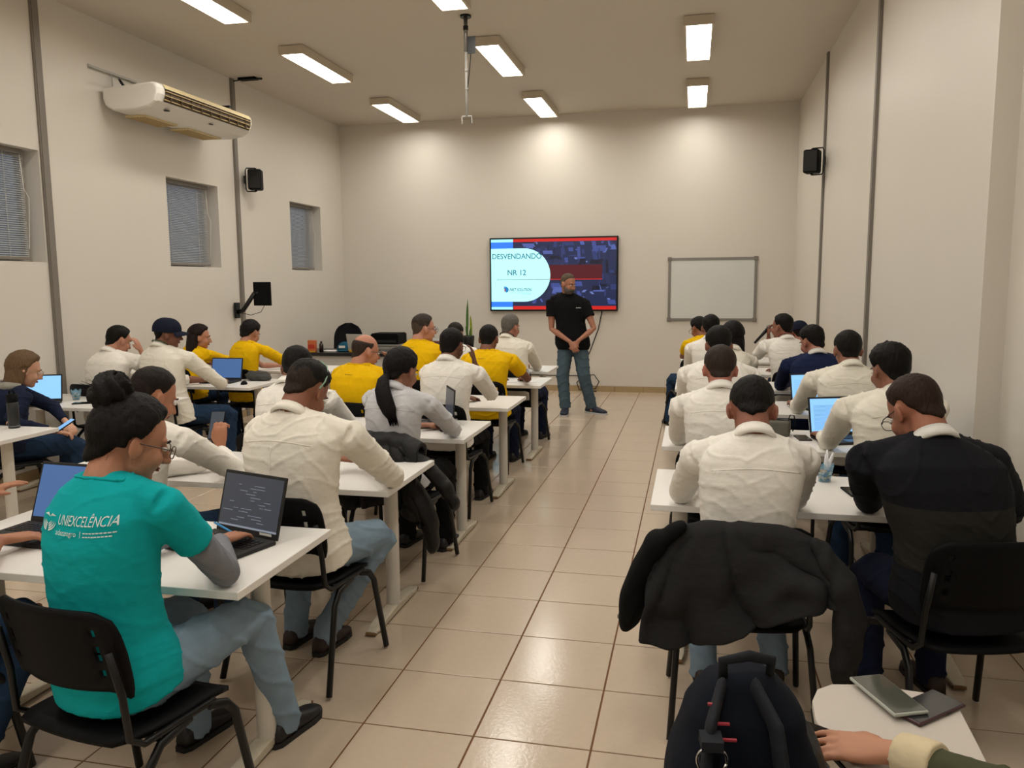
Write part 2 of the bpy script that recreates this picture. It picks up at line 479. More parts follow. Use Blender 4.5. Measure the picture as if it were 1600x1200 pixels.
# ------------------------------------------------------------ wall and ceiling equipment
# screen
t = thing('wall_screen', 'large flat wall screen showing a slide, behind the standing man', 'television', (-.48, YB, 1.86))
W, H = 2.05, 1.16
g = G(); g.box(-W/2, W/2, -.075, -.01, -H/2, H/2); obj('screen_body', g, BMET, t, bevel=.006)
g = G(); g.box(-.3, .3, -.012, 0, -.2, .2); obj('wall_bracket', g, BMET, t)
w, h = W-.05, H-.05
SB = emat('slide_photo', '1d2648', .8)
def smap(u, v): return (u-w/2, -.0765-.0004*smap.k, v-h/2)
def srect(u0, u1, v0, v1, k): 
    smap.k = k; g = G(); g.add([smap(u0, v0), smap(u1, v0), smap(u1, v1), smap(u0, v1)], [(0,1,2,3)]); return g
pic = obj('slide', srect(0, w, 0, h, 0), SB, t)
rr = random.Random(21)
pal = [emat('slide_tone_%d' % k, c, .8) for k, c in enumerate(('10142a', '2a3668', '3a4888', '4c5ca0', '232c50', '6474b4'))]
gs = [G() for _ in pal]
for k in range(150):
    a = rr.uniform(.4, w-.05); b_ = rr.uniform(.06, h-.08); ww = rr.uniform(.02, .22); hh = rr.uniform(.01, .10)
    if rr.random() < .4: ww, hh = hh*.7, ww
    ci = min(5, int(rr.random()**1.3*6)); smap.k = .1+k*.004; sk_ = rr.uniform(-.04, .04)
    if ci == 5: ww *= .3; hh *= .4
    u1 = min(w, a+ww); v1 = min(h-.05, b_+hh)
    gs[ci].add([smap(a, b_), smap(u1, b_), smap(min(w, u1+sk_), v1), smap(a+sk_, v1)], [(0,1,2,3)])
for q, m_ in zip(gs, pal): stuff(obj('slide_tones', q, m_, pic))
LB1 = emat('slide_pale_blue', 'a0f0ff', .95); LB2 = emat('slide_blue', '2f78e8', .9); RD = emat('slide_red', 'c8201c', .8)
MR = emat('slide_maroon', '4a0c18', .9); TL = emat('slide_text_teal', '1f7a98', .6); DKR = emat('slide_line_dark', '6a2038', .6)
obj('red_band', srect(.36, w, 0, .055, 1), RD, pic); obj('red_band', srect(.36, w, h-.045, h, 1), RD, pic)
obj('maroon_band', srect(.9, w-.22, .47, .70, 1), MR, pic)
obj('red_line', srect(.9, w-.22, .468, .48, 2), RD, pic)
for a, c in (((0, .36, h-.045, h), LB1), ((0, .36, h-.15, h-.045), LB2), ((0, .35, .04, .125), LB2), ((0, .35, 0, .04), LB1)):
    obj('blue_band', srect(*a, 1), c, pic)
smap.k = 3; g = G(); R_ = .42; cyv = .545
pts = [(0, cyv-R_), (.54, cyv-R_)] + [(.54+R_*math.sin(a), cyv-R_*math.cos(a)) for a in [pi*i/24 for i in range(1, 24)]] + [(.54, cyv+R_), (0, cyv+R_)]
g.add([smap(*p) for p in pts], [tuple(range(len(pts)))]); obj('title_panel', g, emat('slide_white', 'b4ffff', .95), pic)
smap.k = 4
g = G(); add_text(g, 'DESVENDANDO', .02, .80, .80, smap, .085, bold=.012); add_text(g, 'NR 12', .27, .545, .30, smap, .085, bold=.012); obj('title_text', g, TL, pic)
obj('title_line', srect(.09, .95, .472, .480, 4), DKR, pic)
smap.k = 5
g = G(); add_text(g, 'FAST SOLUTION', .30, .29, .36, smap, .05, shear=.25, bold=.015); obj('company_text', g, emat('slide_navy', '1c3d66', .6), pic)
g = G()
g.add([smap(.30, .265), smap(.66, .265), smap(.66, .268), smap(.30, .268)], [(0,1,2,3)])
add_text(g, 'ENGENHARIA', .50, .238, .15, smap, .016); obj('company_text', g, emat('slide_grey', '6a98a8', .6), pic)
g = G(); g.add([smap(.24+.045*math.cos(a), .315+.045*math.sin(a)) for a in [2*pi*i/20-.5*pi for i in range(14)]] + [smap(.225, .315)], [tuple(range(15))])
g.add([smap(.20, .36), smap(.25, .378), smap(.24, .368), smap(.205, .35)], [(3,2,1,0)]); obj('company_mark', g, emat('slide_logo_blue', '1f7fc0', .8), pic)
smap.k = 6
g = G(); g.add([smap(.215, .285), smap(.235, .285), smap(.235, .335), smap(.215, .335)], [(0,1,2,3)]); obj('company_mark', g, emat('slide_logo_red', 'a04070', .7), pic)
# cable under the screen
g = G(); g.tube([(.30, 8.97, 1.30), (.24, 8.975, 1.0), (.10, 8.98, .62), (.0, 8.975, .45), (-.06, 8.97, .30), (-.05, 8.97, .12), (.06, 8.96, .045), (.2, 8.95, .05), (.26, 8.95, .16), (.18, 8.955, .27), (.02, 8.96, .26), (-.10, 8.965, .14), (-.06, 8.96, .03), (.1, 8.93, .012), (.22, 8.93, .012)], .008, 8)
tag(obj('power_cable', g, BMET, smooth=True), 'black cable hanging below the wall screen with a loose loop near the floor', 'cable')
g = G(); g.tube([(-2.0, 8.985, .26), (-1.0, 8.985, .245), (.05, 8.985, .25), (.1, 8.985, .12)], .007, 8)
tag(obj('wall_cable', g, BMET, smooth=True), 'thin dark cable running level along the back wall below the screen', 'cable')
# whiteboard
t = thing('whiteboard', 'small whiteboard with grey frame on the back wall', 'whiteboard', (1.965, YB, 1.61))
g = G(); g.box(-.63, .63, -.018, -.004, -.45, .45); obj('writing_surface', g, mat('whiteboard_enamel', 'd6d8d4', rough=.3, var=.05, vscale=2), t)
for a in ((-.655, .655, .44, .48), (-.655, .655, -.48, -.44)):
    g = G(); g.box(a[0], a[1], -.026, 0, a[2], a[3]); obj('frame_rail', g, ALU, t, bevel=.003)
for a in ((-.655, -.615, -.44, .44), (.615, .655, -.44, .44)):
    g = G(); g.box(a[0], a[1], -.026, 0, a[2], a[3]); obj('frame_rail', g, ALU, t, bevel=.003)
for sx in (-1, 1):
    for sz in (-1, 1):
        g = G(); g.box(sx*.635-.032, sx*.635+.032, -.03, 0, sz*.46-.032, sz*.46+.032); obj('corner_cap', g, GREYCOL, t, bevel=.008)
# air conditioner
t = thing('air_conditioner', 'long white split air conditioner with yellowed grille high on the window wall', 'air conditioner', (XL, 4.27, 3.55))
prof = [(.035, .10), (.60, .135), (.655, .12), (.675, .08), (.672, .02), (.64, -.05), (.56, -.10), (.40, -.125), (.14, -.115), (.06, -.07), (.035, 0)]
def ac_body(y0, y1, k=1.0):
    g = G(); n = len(prof); V = []
    cx_, cz_ = .34, .01
    for y, s_ in ((y0, .93), (y0+.03, 1), (y1-.03, 1), (y1, .93)):
        V += [(cx_+(x-cx_)*s_*k, y, cz_+(z-cz_)*s_*k) for x, z in prof]
    F = [(j*n+i, j*n+(i+1) % n, (j+1)*n+(i+1) % n, (j+1)*n+i) for j in range(3) for i in range(n)] + [tuple(range(n))[::-1], tuple(range(3*n, 4*n))]
    g.add(V, F); return g
L2 = .86
o = obj('housing', ac_body(-L2, L2), WPLAS, t, bevel=.012); 
g = G(); g.add([(.664, -L2+.09, .118), (.688, -L2+.09, .075), (.688, L2-.06, .075), (.664, L2-.06, .118), (.60, -L2+.09, .147), (.60, L2-.06, .147)], [(0,1,2,3), (4,0,3,5)])
obj('top_strip', g, CREAM, t)
GR = mat('vent_dark', '4a3a22', rough=.6)
gl = G(); gl.add([(.679, -L2+.10, .085), (.678, -L2+.10, .02), (.652, -L2+.10, -.042), (.652, L2-.06, -.042), (.678, L2-.06, .02), (.679, L2-.06, .085)], [(0,1,4,5), (1,2,3,4)])
ol = obj('air_outlet', gl, GR, t)
for (x, z) in ((.69, .052), (.686, .012), (.67, -.025)):
    g = G(); g.box(x-.012, x+.002, -L2+.10, L2-.06, z-.003, z+.004); obj('louvre', g, mat('louvre_tan', 'b39a68', rough=.5), ol)
for k in range(9):
    y = -L2+.18+k*.17; g = G(); g.box(.672, .684, y, y+.012, -.03, .08); obj('guide_vane', g, GR, ol)
for a, bq in ((-.62, -.1), (.1, .72)):
    g = G(); g.box(.10, .34, a, bq, -.137, -.12)
    o2 = obj('intake_grille', g, CREAM, t)
    for q in range(6):
        g = G(); g.box(.115+q*.036, .128+q*.036, a+.02, bq-.02, -.142, -.134); obj('grille_bar', g, mat('louvre_tan', 'b39a68'), o2)
g = G(); g.ell((.585, -.62, -.098), (.03, .035, .006), nu=14, nv=6); obj('logo_badge', g, DARKP, t, smooth=True)
g = G(); g.box(.58, .60, .10, .16, -.094, -.088); obj('receiver_window', g, DARKP, t)
t2 = t
g = G(); g.box(.0, .012, -.98, -.28, .27, .30); g.box(.012, .04, -.98, -.28, .27, .278)
g.tube([(.03, -.68, .27), (.03, -.68, .1)], .006, 8); g.tube([(.03, -.32, .27), (.03, -.32, .1)], .006, 8)
obj('support_rail', g, SILVER, t)
g = G(); g.box(.0, .5, .66, .70, .20, .225); obj('support_arm', g, BMET, t)
g = G(); g.tube([(.25, -.78, .10), (.22, -.80, .16), (.16, -.74, .20), (.10, -.60, .17), (.05, -.50, .13), (.04, -.25, .125)], .012, 8); obj('drain_pipe', g, BMET, t, smooth=True)
# loudspeakers
def speaker(label, x, y, z, s):
    t = thing('loudspeaker', label, 'speaker', (x, y, z), 0, 'small black wall loudspeakers')
    g = G(); g.box(-.085, .085, -.09, .09, -.13, .13); b_ = obj('cabinet', g, BPLAS, t, bevel=.02)
    g = G(); g.box(-.072, .072, -.098, -.088, -.115, .115); obj('front_grille', g, BMET, t, bevel=.005)
    g = G(); g.tube([(0, 0, .13), (0, 0, .15)], .016, 10); g.tube([(0, 0, -.13), (0, 0, -.15)], .016, 10); obj('knob', g, BMET, t)
    g = G(); g.tube([(0, 0, .148), (-s*.11, 0, .148), (-s*.125, 0, .12), (-s*.125, 0, -.12), (-s*.11, 0, -.148), (0, 0, -.148)], .008, 8)
    g.box(min(-s*.125, -s*.145), max(-s*.125, -s*.145), -.03, .03, -.05, .05); obj('bracket', g, BMET, t)
    t.rotation_euler = (0, 0, s*.35)
    return t
speaker('small black loudspeaker on the window wall beside the grey strip', XL+.16, 6.02, 3.08, 1)
speaker('small black loudspeaker on the right wall beside the grey strip', XR-.16, 6.3, 3.08, -1)
# monitor on arm
t = thing('wall_monitor_arm', 'small black monitor on a folding arm by the grey strip', 'monitor', (XL, 5.64, 1.40))
g = G(); g.box(.018, .05, -.05, .05, -.10, .10); obj('wall_plate', g, BMET, t, bevel=.006)
g = G(); g.tube([(.05, 0, -.02), (.12, 0, .0), (.28, .02, .22)], .028, 10); g.tube([(.28, .02, .22), (.33, .03, .22)], .02, 8); obj('arm', g, BMET, t, smooth=True)
g = G(); g.box(.26, .50, .02, .055, .06, .36); mo = obj('display', g, BPLAS, t, bevel=.008)
g = G(); g.tube([(.40, .04, .06), (.36, .02, -.02), (.22, .01, -.06), (.08, 0, -.03)], .004, 6); obj('cable', g, BMET, t, smooth=True)
# ceiling projector pole
t = thing('projector_pole', 'thin telescopic ceiling pole without projector hanging from the ceiling', 'ceiling mount', (-.53, 4.22, ZC))
g = G(); g.tube([(0, 0, 0), (0, 0, -.02)], .055, 16); obj('ceiling_plate', g, BMET, t)
g = G(); g.tube([(0, 0, -.02), (0, 0, -.34)], .020, 12); obj('upper_tube', g, ALU, t, smooth=True)
g = G(); g.tube([(0, 0, -.10), (0, 0, -.14)], .026, 12); obj('collar', g, BMET, t)
g = G(); g.tube([(0, 0, -.34), (0, 0, -.95)], .013, 12); g.tube([(0, 0, -.5), (0, 0, -.53)], .017, 12); g.tube([(0, 0, -.68), (0, 0, -.70)], .017, 12); obj('lower_tube', g, SILVER, t, smooth=True)
g = G(); g.tube([(-.05, 0, -.95), (.05, 0, -.95)], .008, 8); g.tube([(-.05, 0, -.95), (-.05, 0, -1.02)], .006, 8); g.tube([(.05, 0, -.95), (.05, 0, -1.02)], .006, 8); obj('fork', g, SILVER, t)
g = G(); g.prism([(.02, -.01), (.10, -.01), (.07, .01), (.02, .01)], -.36, -.20); obj('cable_clip', g, BMET, t)
g = G(); g.tube([(.03, 0, -.2), (.05, 0, -.35), (.035, 0, -.5), (.01, 0, -.7), (.0, 0, -.9)], .005, 6); obj('cable', g, BMET, t)
# ceiling sensor / light arm
t = thing('emergency_light', 'small dark emergency light bar on the ceiling above the grey strip', 'ceiling light', (-3.83, 5.83, ZC))
g = G(); g.box(-.12, .12, -.05, .05, -.03, 0); obj('base', g, BPLAS, t, bevel=.006)
g = G(); g.tube([(.1, 0, -.02), (.24, -.1, -.05)], .014, 8); g.tube([(-.1, 0, -.02), (-.22, .0, -.03)], .008, 8); obj('arm', g, BMET, t)

# ------------------------------------------------------------ people
def skin(c): return mat('skin_'+c, c, rough=.55, bump=.05, bscale=120, var=.05, vscale=25, spec=.35)
def hairm(c):
    v = ''.join('%02x' % int(int(c[i:i+2], 16)*.72) for i in (0, 2, 4))
    return mat('hair_'+c, v, rough=.6, bump=.8, bscale=14, bstretch=(6, 6, .9), var=.4, vscale=18, spec=.16)
DENIM = mat('denim_light', '8196a8', rough=.9, bump=.5, bscale=14, var=.22, vscale=12, spec=.1)
DENIM2 = mat('denim_dark', '24364e', rough=.9, bump=.5, bscale=14, var=.2, vscale=12, spec=.1)
DENIM3 = mat('denim_grey', '4e5f6a', rough=.9, bump=.5, bscale=14, var=.2, vscale=12, spec=.1)
BLKT = fabric('black', '141416'); NAVY = fabric('navy', '1a2036')
SHOEB = mat('shoe_black', '161417', rough=.5); SHOEBR = mat('shoe_brown', '2d1c16', rough=.55)
SOLEW = mat('sole_white', 'c9c9c9', rough=.6)

def sstep(a, b, x):
    t = min(1, max(0, (x-a)/(b-a))); return t*t*(3-2*t)
def interp(tab, x):
    for (a, va), (b, vb) in zip(tab, tab[1:]):
        if x <= b: return va+(vb-va)*max(0, (x-a))/(b-a)
    return tab[-1][1]
HAIRLINE = [(0, 40), (35, 40), (58, 28), (72, 4), (84, -12), (93, 6), (104, 2), (116, -24), (140, -48), (180, -56)]
CR = Vector((.076, .097, .092)); CC = Vector((0, -.012, .02))

def hand(g, W, d, nrm, side, curl=.35, k=1.0, spread=.07, point=False, grip=0):
    """W wrist, d direction to the fingers, nrm = back of the hand; side +1 right hand, -1 left hand"""
    W = Vector(W); d = Vector(d).normalized(); nrm = Vector(nrm); nrm = (nrm - d*nrm.dot(d)).normalized()
    lat = d.cross(nrm).normalized()*side      # towards the little finger for a palm-down hand
    g.loft([(W - d*.02*k, lat, nrm, .026*k, .020*k), (W+d*.01*k, lat, nrm, .028*k, .018*k), (W+d*.045*k, lat, nrm, .039*k, .0155*k),
            (W+d*.082*k, lat, nrm, .041*k, .0135*k), (W+d*.097*k, lat, nrm, .036*k, .009*k)], 14, p=2.6)
    base = W + d*.086*k
    for i, (off, ln) in enumerate(((-.0315, .068), (-.0105, .077), (.0105, .072), (.0305, .056))):
        a = curl*(1 + .18*i); 
        if point and i == 0: a = .08
        fd = (d + lat*(off*spread*40)).normalized(); p0 = base + lat*off*k
        pts = [p0 - fd*.015*k, p0]; ang = a*.5; q = p0.copy()
        for s_, f_ in ((.45, 1), (.30, 1.25), (.25, .9)):
            dirv = fd*math.cos(ang) - nrm*math.sin(ang); q = q + dirv*ln*s_*k; pts.append(q.copy()); ang += a*f_
        g.tube(pts, [.0095*k, .0092*k, .0085*k, .0078*k, .0064*k], 8, round_ends=True)
    tb = W + d*.025*k - lat*.026*k
    td = (d*.75 - lat*.62 - nrm*(.25+grip)).normalized(); td2 = (d*.95 - lat*.15 - nrm*(.35+grip)).normalized()
    g.tube([tb, tb+td*.032*k, tb+td*.032*k+td2*.030*k, tb+td*.03*k+td2*.052*k], [.0135*k, .0115*k, .0098*k, .007*k], 8, round_ends=True)

def build_person(label, head, hip, nearY=None, yaw=0, hyaw=0, hpitch=12, hroll=0, sw=.185, bulk=1.0, skinc='a5785f',
                 hair='short', hairc='1d1714', thick=.012, topc=None, top='e2dccf', topname=None, sleeve='long', collar=True, bottoms=None, shoes=None,
                 El=None, Er=None, Wl=None, Wr=None, handl=True, handr=True, glasses=None, voxel=.009, female=False,
                 feet=None, cap=False, beard=None, seams=True, stand=None, hoodc=None, wr_amp=1.0, hd=None, curl=(.35, .35), hn=None, hdir=None, group='people seated in rows at the tables', knees=None, undershirt=None, hs=1.08, name_wrist=None, lanyard=None, slouch=1.0, slv=.54):
    bottoms = bottoms or DENIM2; shoes = shoes or SHOEB
    sk = skin(skinc)
    hx, hy = hip; hz = .545 if stand is None else stand
    base = (hx, hy, 0)
    root = thing('person', label, 'person', base, 0, group)
    O = Vector(base)
    ya = -math.radians(yaw)
    side = Vector((math.cos(ya), math.sin(ya), 0)); fwd = Vector((-math.sin(ya), math.cos(ya), 0)); Z = Vector((0, 0, 1))
    hyw = -math.radians(hyaw)
    HR = Matrix.Rotation(hyw, 3, 'Z') @ Matrix.Rotation(-math.radians(hpitch), 3, 'X') @ Matrix.Rotation(math.radians(hroll), 3, 'Y')
    H = Vector(head)
    def hp(p): return H + HR @ (Vector(p)*hs)
    hf = HR @ Vector((0, 1, 0))
    fwh = Vector((hf.x, hf.y, 0)).normalized()
    sp = math.sin(math.radians(hpitch))
    Nk = H - fwh*.045*(1 if stand is None else .6) - fwd*(.035+.07*max(0, sp)) - Z*((.125 if stand is None else .150) - .055*max(0, sp))          # base of the neck (C7)
    # --- torso spine as a bezier
    P0 = Vector((hx, hy, hz)); P2 = Nk.copy()
    mid = (P0+P2)/2 - fwd*(.055*slouch + .10*slouch*max(0, (P2-P0).dot(fwd)))+Z*.03
    def spine(t):
        return P0*(1-t)**2 + mid*2*t*(1-t) + P2*t*t
    def sptan(t): return ((mid-P0)*(1-t) + (P2-mid)*t).normalized()
    fs = .9 if female else 1.0
    prof = [(-.15, .160, .112), (-.06, .184, .140), (.06, .182, .140), (.22, .160*fs, .125), (.38, .152*fs, .118), (.55, .163*fs, .120),
            (.70, .172*fs, .120), (.82, .172*fs, .108), (.91, .150*fs, .090), (.97, .105, .072), (1.02, .062, .056)]
    def torso(g, grow=0, scale=1.0, n=28, hem=-.16):
        secs = []
        for t, w_, d_ in prof:
            if t < hem: continue
            c = spine(t); T_ = sptan(max(0, t)); F_ = side.cross(T_)*-1
            F_ = T_.cross(side)*-1
            F_ = side.cross(T_).normalized()
            if F_.dot(fwd) < 0: F_ = -F_
            k = bulk if t < .9 else 1+(bulk-1)*.3
            secs.append((c + F_*.012, side, F_, (w_*k*(sw/.185)**.6)*scale+grow, d_*k*scale+grow))
        g.loft(secs, n, p=2.35)
    Sz = Nk - Z*.068 + fwd*.016
    SL, SR = Sz - side*sw, Sz + side*sw
    if stand is None: SL += fwd*.035; SR += fwd*.035
    # --- arms
    if El is None: El = Vector((hx, hy, 0)) - side*(sw+.05) + fwd*0; El = Vector((SL.x, SL.y, 0)) - side*.025 + fwd*.13; El.z = .80; El.y = max(El.y, (nearY or -99)+.05)
    if Er is None: Er = Vector((SR.x, SR.y, 0)) + side*.025 + fwd*.13; Er.z = .80; Er.y = max(Er.y, (nearY or -99)+.05)
    El, Er = Vector(El), Vector(Er)
    if Wl is None: Wl = El + fwd*.20 + side*.13; Wl.z = .785
    if Wr is None: Wr = Er + fwd*.20 - side*.13; Wr.z = .785
    Wl, Wr = Vector(Wl), Vector(Wr)
    for S_, E_, W_ in ((SL, El, Wl), (SR, Er, Wr)):
        v = E_-S_; 
        if v.length > .36: S_ += v.normalized()*min(.06, v.length-.36)
    arms = ((SL, El, Wl, -1, handl), (SR, Er, Wr, 1, handr))
    # --- legs
    legs = []
    for s in (-1, 1):
        if stand is None:
            hj = P0 + side*s*.085 - Z*.005
            if knees: kn = Vector(knees[(s+1)//2])
            else: kn = Vector((hx, hy, 0)) + side*s*.135 + fwd*.43; kn.z = .53
            if feet: an = Vector(feet[(s+1)//2])
            else: an = kn - fwd*.03; 
            an.z = .085
        else:
            hj = P0 + side*s*.085; kn, an = [Vector(q) for q in knees[(s+1)//2]]
        legs.append((hj, kn, an))
    # --- body
    g = G()
    secs_core = .075
    g.tube([spine(t) for t in (0, .25, .5, .75, .95)], [.085, .08, .08, .08, .06], 12)
    g.tube([SL+side*.03, SR-side*.03], .04, 10)
    nb = hp((0, -.03, -.045))
    g.tube([Nk - Z*.03 + fwd*.0, Nk*.55+nb*.45 , nb, hp((0, -.02, .0))], [.072*fs, .062*fs, .060*fs, .055], 14)
    g.ell(hp(CC), CR*hs, HR, 24, 16)
    g.ell(hp((0, .028, -.040)), Vector((.061, .066, .078))*hs, HR)
    g.ell(hp((0, .018, -.075)), Vector((.056, .055, .040))*hs, HR)
    g.ell(hp((0, .062, -.098)), Vector((.026, .024, .020))*hs, HR)
    g.ell(hp((0, .076, .016)), Vector((.046, .016, .012))*hs, HR)
    g.tube([hp((0, .088, .005)), hp((0, .103, -.022)), hp((0, .113, -.040))], [.008, .010, .012], 8, round_ends=True)
    g.ell(hp((0, .100, -.044)), Vector((.017, .012, .009))*hs, HR)
    for s in (-1, 1):
        g.ell(hp((s*.034, .066, -.040)), Vector((.024, .022, .028))*hs, HR)
        ER = HR @ Matrix.Rotation(s*.45, 3, 'Z') @ Matrix.Rotation(.15, 3, 'X')
        g.ell(hp((s*.080, -.006, -.018)), Vector((.0085, .021, .033))*hs, ER)
        g.ell(hp((s*.074, .004, -.020)), Vector((.012, .014, .024))*hs, ER)
    for S_, E_, W_, s, hh in arms:
        g.tube([S_, S_*.5+E_*.5, E_, E_*.7+W_*.3, E_*.3+W_*.7, W_], [.026, (.044*bulk*fs if sleeve == 'short' else .032), .036*fs, .040*fs, .030*fs, .0245*fs], 12, round_ends=True)
        if hh:
            dd = (W_-E_).normalized()
            if hdir and hdir[(s+1)//2]: dd = Vector(hdir[(s+1)//2]).normalized()
            nn = Vector(hn[(s+1)//2]) if hn and hn[(s+1)//2] else Vector((0, 0, 1))
            hand(g, W_+dd*.02, dd, nn, s, curl=curl[(s+1)//2], k=.95 if female else 1.03)
    for hj, kn, an in legs:
        g.tube([hj, kn, kn*.5+an*.5, an, an - Z*.03], [.06, .045, .042, .03, .026], 10)
        g.tube([an-Z*.03, an-Z*.045+fwd*.05], [.028, .02], 8, round_ends=True)
    g.v = [tuple(Vector(q)-O) for q in g.v]
    body = obj('body', remesh(g, voxel, 3, .4), sk, root)
    def loc(g):
        g.v = [tuple(Vector(q)-O) for q in g.v]; return g
    # face details
    fm = {}
    for s in (-1, 1):
        g = G(); g.ell(hp((s*.030, .0855, -.006)), Vector((.0125, .009, .0065))*hs, HR, 12, 8); g.m = [0]*len(g.f)
        e = obj('eye', loc(g), EYEW, root, smooth=True)
        g = G(); g.ell(hp((s*.030, .0925, -.006)), Vector((.0052, .003, .0052))*hs, HR, 10, 6); obj('iris', loc(g), EYED, e, smooth=True)
        g = G(); g.tube([hp((s*.014, .094, .014)), hp((s*.030, .093, .019)), hp((s*.046, .083, .013))], [.0035, .004, .002], 6); obj('eyebrow', loc(g), hairm(hairc), root, smooth=True)
    g = G(); g.ell(hp((0, .0905, -.066)), Vector((.022, .008, .0035))*hs, HR, 14, 6); g.ell(hp((0, .0895, -.0725)), Vector((.019, .008, .004))*hs, HR, 14, 6)
    obj('lips', loc(g), LIP, root, smooth=True)
    # --- hair
    def cranium(dv):
        return 1/math.sqrt((dv.x/CR.x)**2+(dv.y/CR.y)**2+(dv.z/CR.z)**2)
    if hair:
        g = G(); nu, nv = 72, 44; hm = 0
        seed = Vector((hx*7, hy*3, 1.3))
        rows_ = []
        for j in range(nv+1):
            el = -90 + 180*j/nv
            for i in range(nu):
                az = 360*i/nu - 180; aa = abs(az)
                e_, a_ = math.radians(el), math.radians(az)
                dv = Vector((math.sin(a_)*math.cos(e_), math.cos(a_)*math.cos(e_), math.sin(e_)))
                hl = interp(HAIRLINE, aa) + 2*noise.noise(dv*6+seed)
                lo = 0
                if hair in ('long', 'bob', 'bun', 'pony') and aa > 80: hl = min(hl, -30 if aa > 100 else -10) + (6 if aa < 100 else 0)
                m = sstep(hl-9, hl+9, el)
                if hair == 'bald': m *= 1-sstep(14, 36, el)
                if hair == 'thin': m *= 1 - .0*el
                tt = thick
                if hair in ('short', 'fade', 'bald'):
                    side_t = thick*(.3 if hair == 'fade' else .45)
                    tt = side_t + (thick-side_t)*sstep(-5, 35, el)
                if hair == 'short' and aa < 50: tt *= 1.15
                nz = noise.noise(Vector((dv.x*26, dv.y*26, dv.z*7))+seed)*.35 + noise.noise(dv*5+seed)*.4
                t2 = tt*(1+.45*nz)
                cr_ = cranium(dv); ce_ = max(.3, math.cos(e_))
                rn = min(.155, (.064+.018*sstep(110, 165, aa))/ce_)
                bs = cr_ + max(0, rn-cr_)*sstep(98, 125, aa)*(1 if el < 0 else 0)
                r = (1-m)*(cr_-.005) + m*(bs+t2)
                if hair in ('bob', 'long', 'bun', 'pony') : r += m*.004
                g.v.append(hp(CC + dv*r))
        for j in range(nv):
            for i in range(nu):
                i2 = (i+1) % nu; g.f.append((j*nu+i, j*nu+i2, (j+1)*nu+i2, (j+1)*nu+i))
                ce = -90+180*(j+.5)/nv; ca = abs(360*i/nu-180)
                g.m.append(1 if (topc and ce > (8 + 10*math.sin(i*.5)) ) else 0)
        g.f.append(tuple(range(nu))[::-1]); g.f.append(tuple(range(nv*nu, nv*nu+nu))); g.m += [0, 1 if topc else 0]
        ms = [hairm(hairc)] + ([hairm(topc)] if topc else [])
        ho = obj('hair', loc(g), ms, root, smooth=True)
        if hair == 'bun':
            g = G(); c = hp((-.012, -.092, .110)); nu, nv = 40, 24
            for j in range(nv+1):
                for i in range(nu):
                    a, e2 = 2*pi*i/nu, -pi/2+pi*j/nv; dv = Vector((math.cos(a)*math.cos(e2), math.sin(a)*math.cos(e2), math.sin(e2)))
                    r = .064*(1+.12*math.sin(5*a+6*e2)+.10*noise.noise(dv*4)); g.v.append(c+HR@Vector((dv.x*r*1.02, dv.y*r*.9, dv.z*r*.95)))
            for j in range(nv):
                for i in range(nu):
                    i2 = (i+1) % nu; g.f.append((j*nu+i, j*nu+i2, (j+1)*nu+i2, (j+1)*nu+i)); 
            g.m = [0]*len(g.f)
            obj('hair_bun', loc(g), hairm(hairc), ho, smooth=True)
            g = G()
            for k in range(60):
                a = rnd.uniform(0, 2*pi); b_ = rnd.uniform(-.3, 1.2)
                dv = Vector((math.cos(a)*math.cos(b_), math.sin(a)*math.cos(b_), math.sin(b_)))
                p0 = c+HR@(dv*.052); p1 = p0+HR@(dv*rnd.uniform(.005, .018)+Vector((rnd.uniform(-.02, .02), rnd.uniform(-.02, .02), 0)))
                g.tube([p0, p1], [.0009, .0004], 4)
            for k in range(50):
                a = rnd.uniform(-1.1, 1.1); x = .058*math.sin(a); y = -.02-.06*math.cos(a)
                p0 = hp((x, y, -.045)); p1 = hp((x*1.05+rnd.uniform(-.01, .01), y-rnd.uniform(0, .012), -.045-rnd.uniform(.02, .05)))
                g.tube([p0, p1], [.0012, .0005], 4)
            stuff(obj('stray_hairs', loc(g), hairm(hairc), ho))
        if hair == 'pony':
            c = hp((.0, -.105, -.045)); g = G(); g.ell(c, (.022, .022, .016), HR, 14, 8); obj('hair_tie', loc(g), BLKT, ho, smooth=True)
            g = G(); e = 'x'
            pts = [c, c-fwd*.06-Z*.03, c-fwd*.105-Z*.08+side*.015, c-fwd*.125-Z*.14+side*.040, c-fwd*.13-Z*.20+side*.070, c-fwd*.13-Z*.26+side*.095]
            g.tube(pts, [.020, .036, .046, .050, .044, .020], 16, flat=.55)
            for k in range(26):
                o_ = side*rnd.uniform(-.03, .03)+fwd*rnd.uniform(-.02, .015)
                g.tube([pts[2]+o_*.8, pts[3]+o_, pts[4]+o_, pts[5]+o_*.9-Z*rnd.uniform(0, .03)], [.006, .006, .005, .002], 5)
            obj('ponytail', loc(g), hairm(hairc), ho, smooth=True)
        if hair in ('bob', 'long'):
            g = G(); ln = .10 if hair == 'bob' else .34
            secs = []
            n_ = 10
            for i in range(n_):
                q = i/(n_-1); z = .02 - (.13+ln-.03)*q
                if hair == 'bob': c = hp((0, -.022-.008*q, z)); w1 = .088+.012*math.sin(q*2.2); d1 = .085 - .01*q
                else:
                    c = hp((0, -.05, min(z, 0))) if False else hp((0, -.035, .02)) + (-Z*(.02-z)) - fwd*(.035+.10*q) - side*.02*q*0
                    w1 = .088+.02*math.sin(q*2.6)-.035*max(0, q-.7)/.3; d1 = .062-.02*q
                secs.append((c, HR@Vector((1,0,0)), (HR@Vector((0,1,0))), w1*hs, d1*hs))
            g.loft(secs, 40, p=2.2)
            # pull the front open (the face)
            V2 = []
